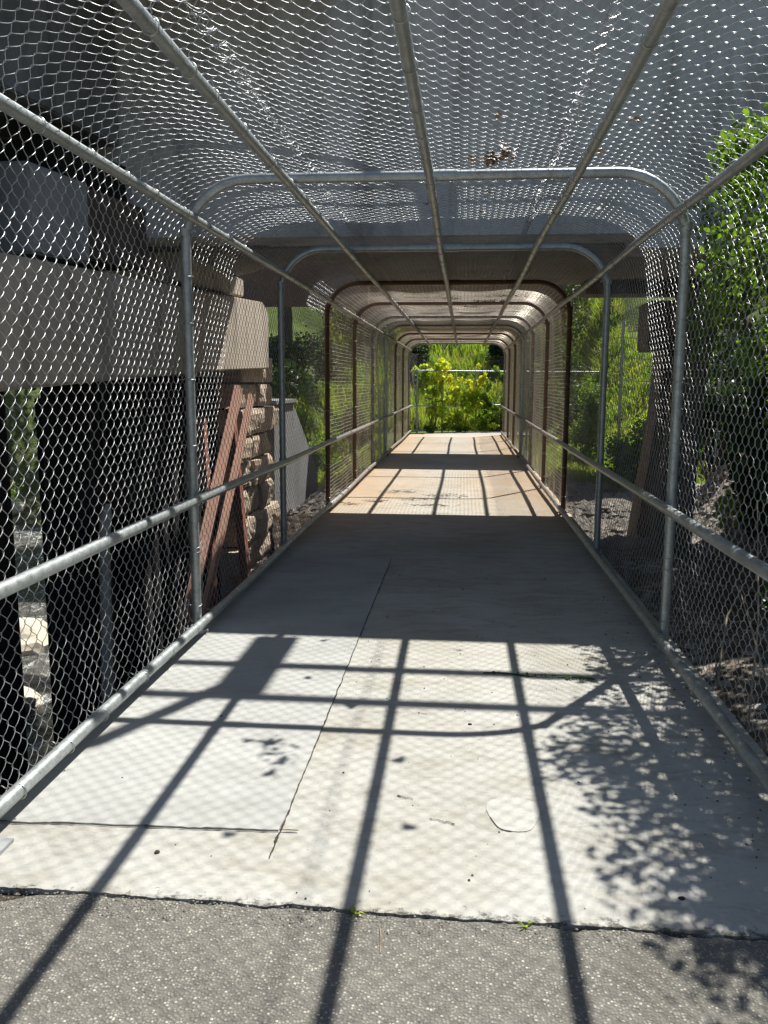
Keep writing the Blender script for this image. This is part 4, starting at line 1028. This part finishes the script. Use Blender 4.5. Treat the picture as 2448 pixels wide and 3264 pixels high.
# wire fence on the right slope
wf = empty('wire_fence', (3.2, 19.5, -.6)); iw = Matrix.Translation((-3.2, -19.5, .6))
for (x, y) in ((3.4, 17.9), (5.4, 18.1), (7.6, 18.3)):
    mb = MB(); z = terrain(x, y); mb.tube([(x, y, z-.3), (x, y, 2.9)], .03, 8); pt(mb.build('post', M['galv_near']), wf, iw)
for z in (2.55, 2.15, 1.7, .75):
    mb = MB(); mb.tube([(x, 17.9+.1*(x-3.4), z-.04*math.sin((x-3.4)*1.45)) for x in np.arange(3.3, 7.7, .2)], .007, 4); 
    for x in np.arange(3.4, 7.6, .12): mb.tube([(x-.02, 17.9+.1*(x-3.4), z+.02), (x+.02, 17.9+.1*(x-3.4), z-.03)], .004, 3)
    pt(mb.build('barbed_wire', M['tie']), wf, iw)
mb = MB(); mb.tube([(3.4+.02*i, 17.85+.1*(.02*i)+.0*i, 2.5-.018*i*(1 if i < 40 else 0)-(.72 if i >= 40 else 0)+.004*max(0, i-40)) for i in range(0, 110)], .007, 4); pt(mb.build('loose_wire', M['tie']), wf, iw)
tag(wf, 'barbed wire fence with a loose hanging strand on the right slope', 'fence')

# ------------------------------------------------------------------ light
w = bpy.data.worlds.new('World'); scene.world = w; w.use_nodes = True
nt = w.node_tree; sky = nt.nodes.new('ShaderNodeTexSky'); sky.sky_type = 'NISHITA'; sky.sun_disc = False
el = math.atan2(1, math.hypot(SUN.x, SUN.y)); az = math.atan2(SUN.x, SUN.y)
sky.sun_elevation = el; sky.sun_rotation = az; sky.altitude = 200
bg = nt.nodes['Background']; nt.links.new(sky.outputs[0], bg.inputs[0]); bg.inputs[1].default_value = .068
sd = bpy.data.lights.new('sun', 'SUN'); sd.energy = 5.0; sd.angle = math.radians(.53); sd.color = (1, .98, .94)
so = bpy.data.objects.new('sun', sd); col.objects.link(so); so.rotation_euler = (-SUN).to_track_quat('-Z', 'Y').to_euler()
so.location = (4, 6, 12)

# ------------------------------------------------------------------ camera
cam = bpy.data.cameras.new('camera'); co = bpy.data.objects.new('camera', cam); col.objects.link(co)
F2 = Vector((-0.0898569, 0.98452857, -0.15043016)); R3 = Vector((0.99579705, 0.09149914, 0.00401707)); U3 = Vector((-0.01771915, 0.14943695, 0.98861248))
m = Matrix((R3, U3, -F2)).transposed().to_4x4(); m.translation = (.2181, 0, 1.6479); co.matrix_world = m
cam.sensor_fit = 'VERTICAL'; cam.sensor_height = 36; cam.lens = 36*1845.4/2212
cam.clip_start = .05; cam.clip_end = 1500
scene.camera = co
vs = scene.view_settings; vs.view_transform = 'Standard'; vs.look = 'None'; vs.exposure = .8; vs.gamma = 1
scene.render.resolution_x = 768; scene.render.resolution_y = 1024
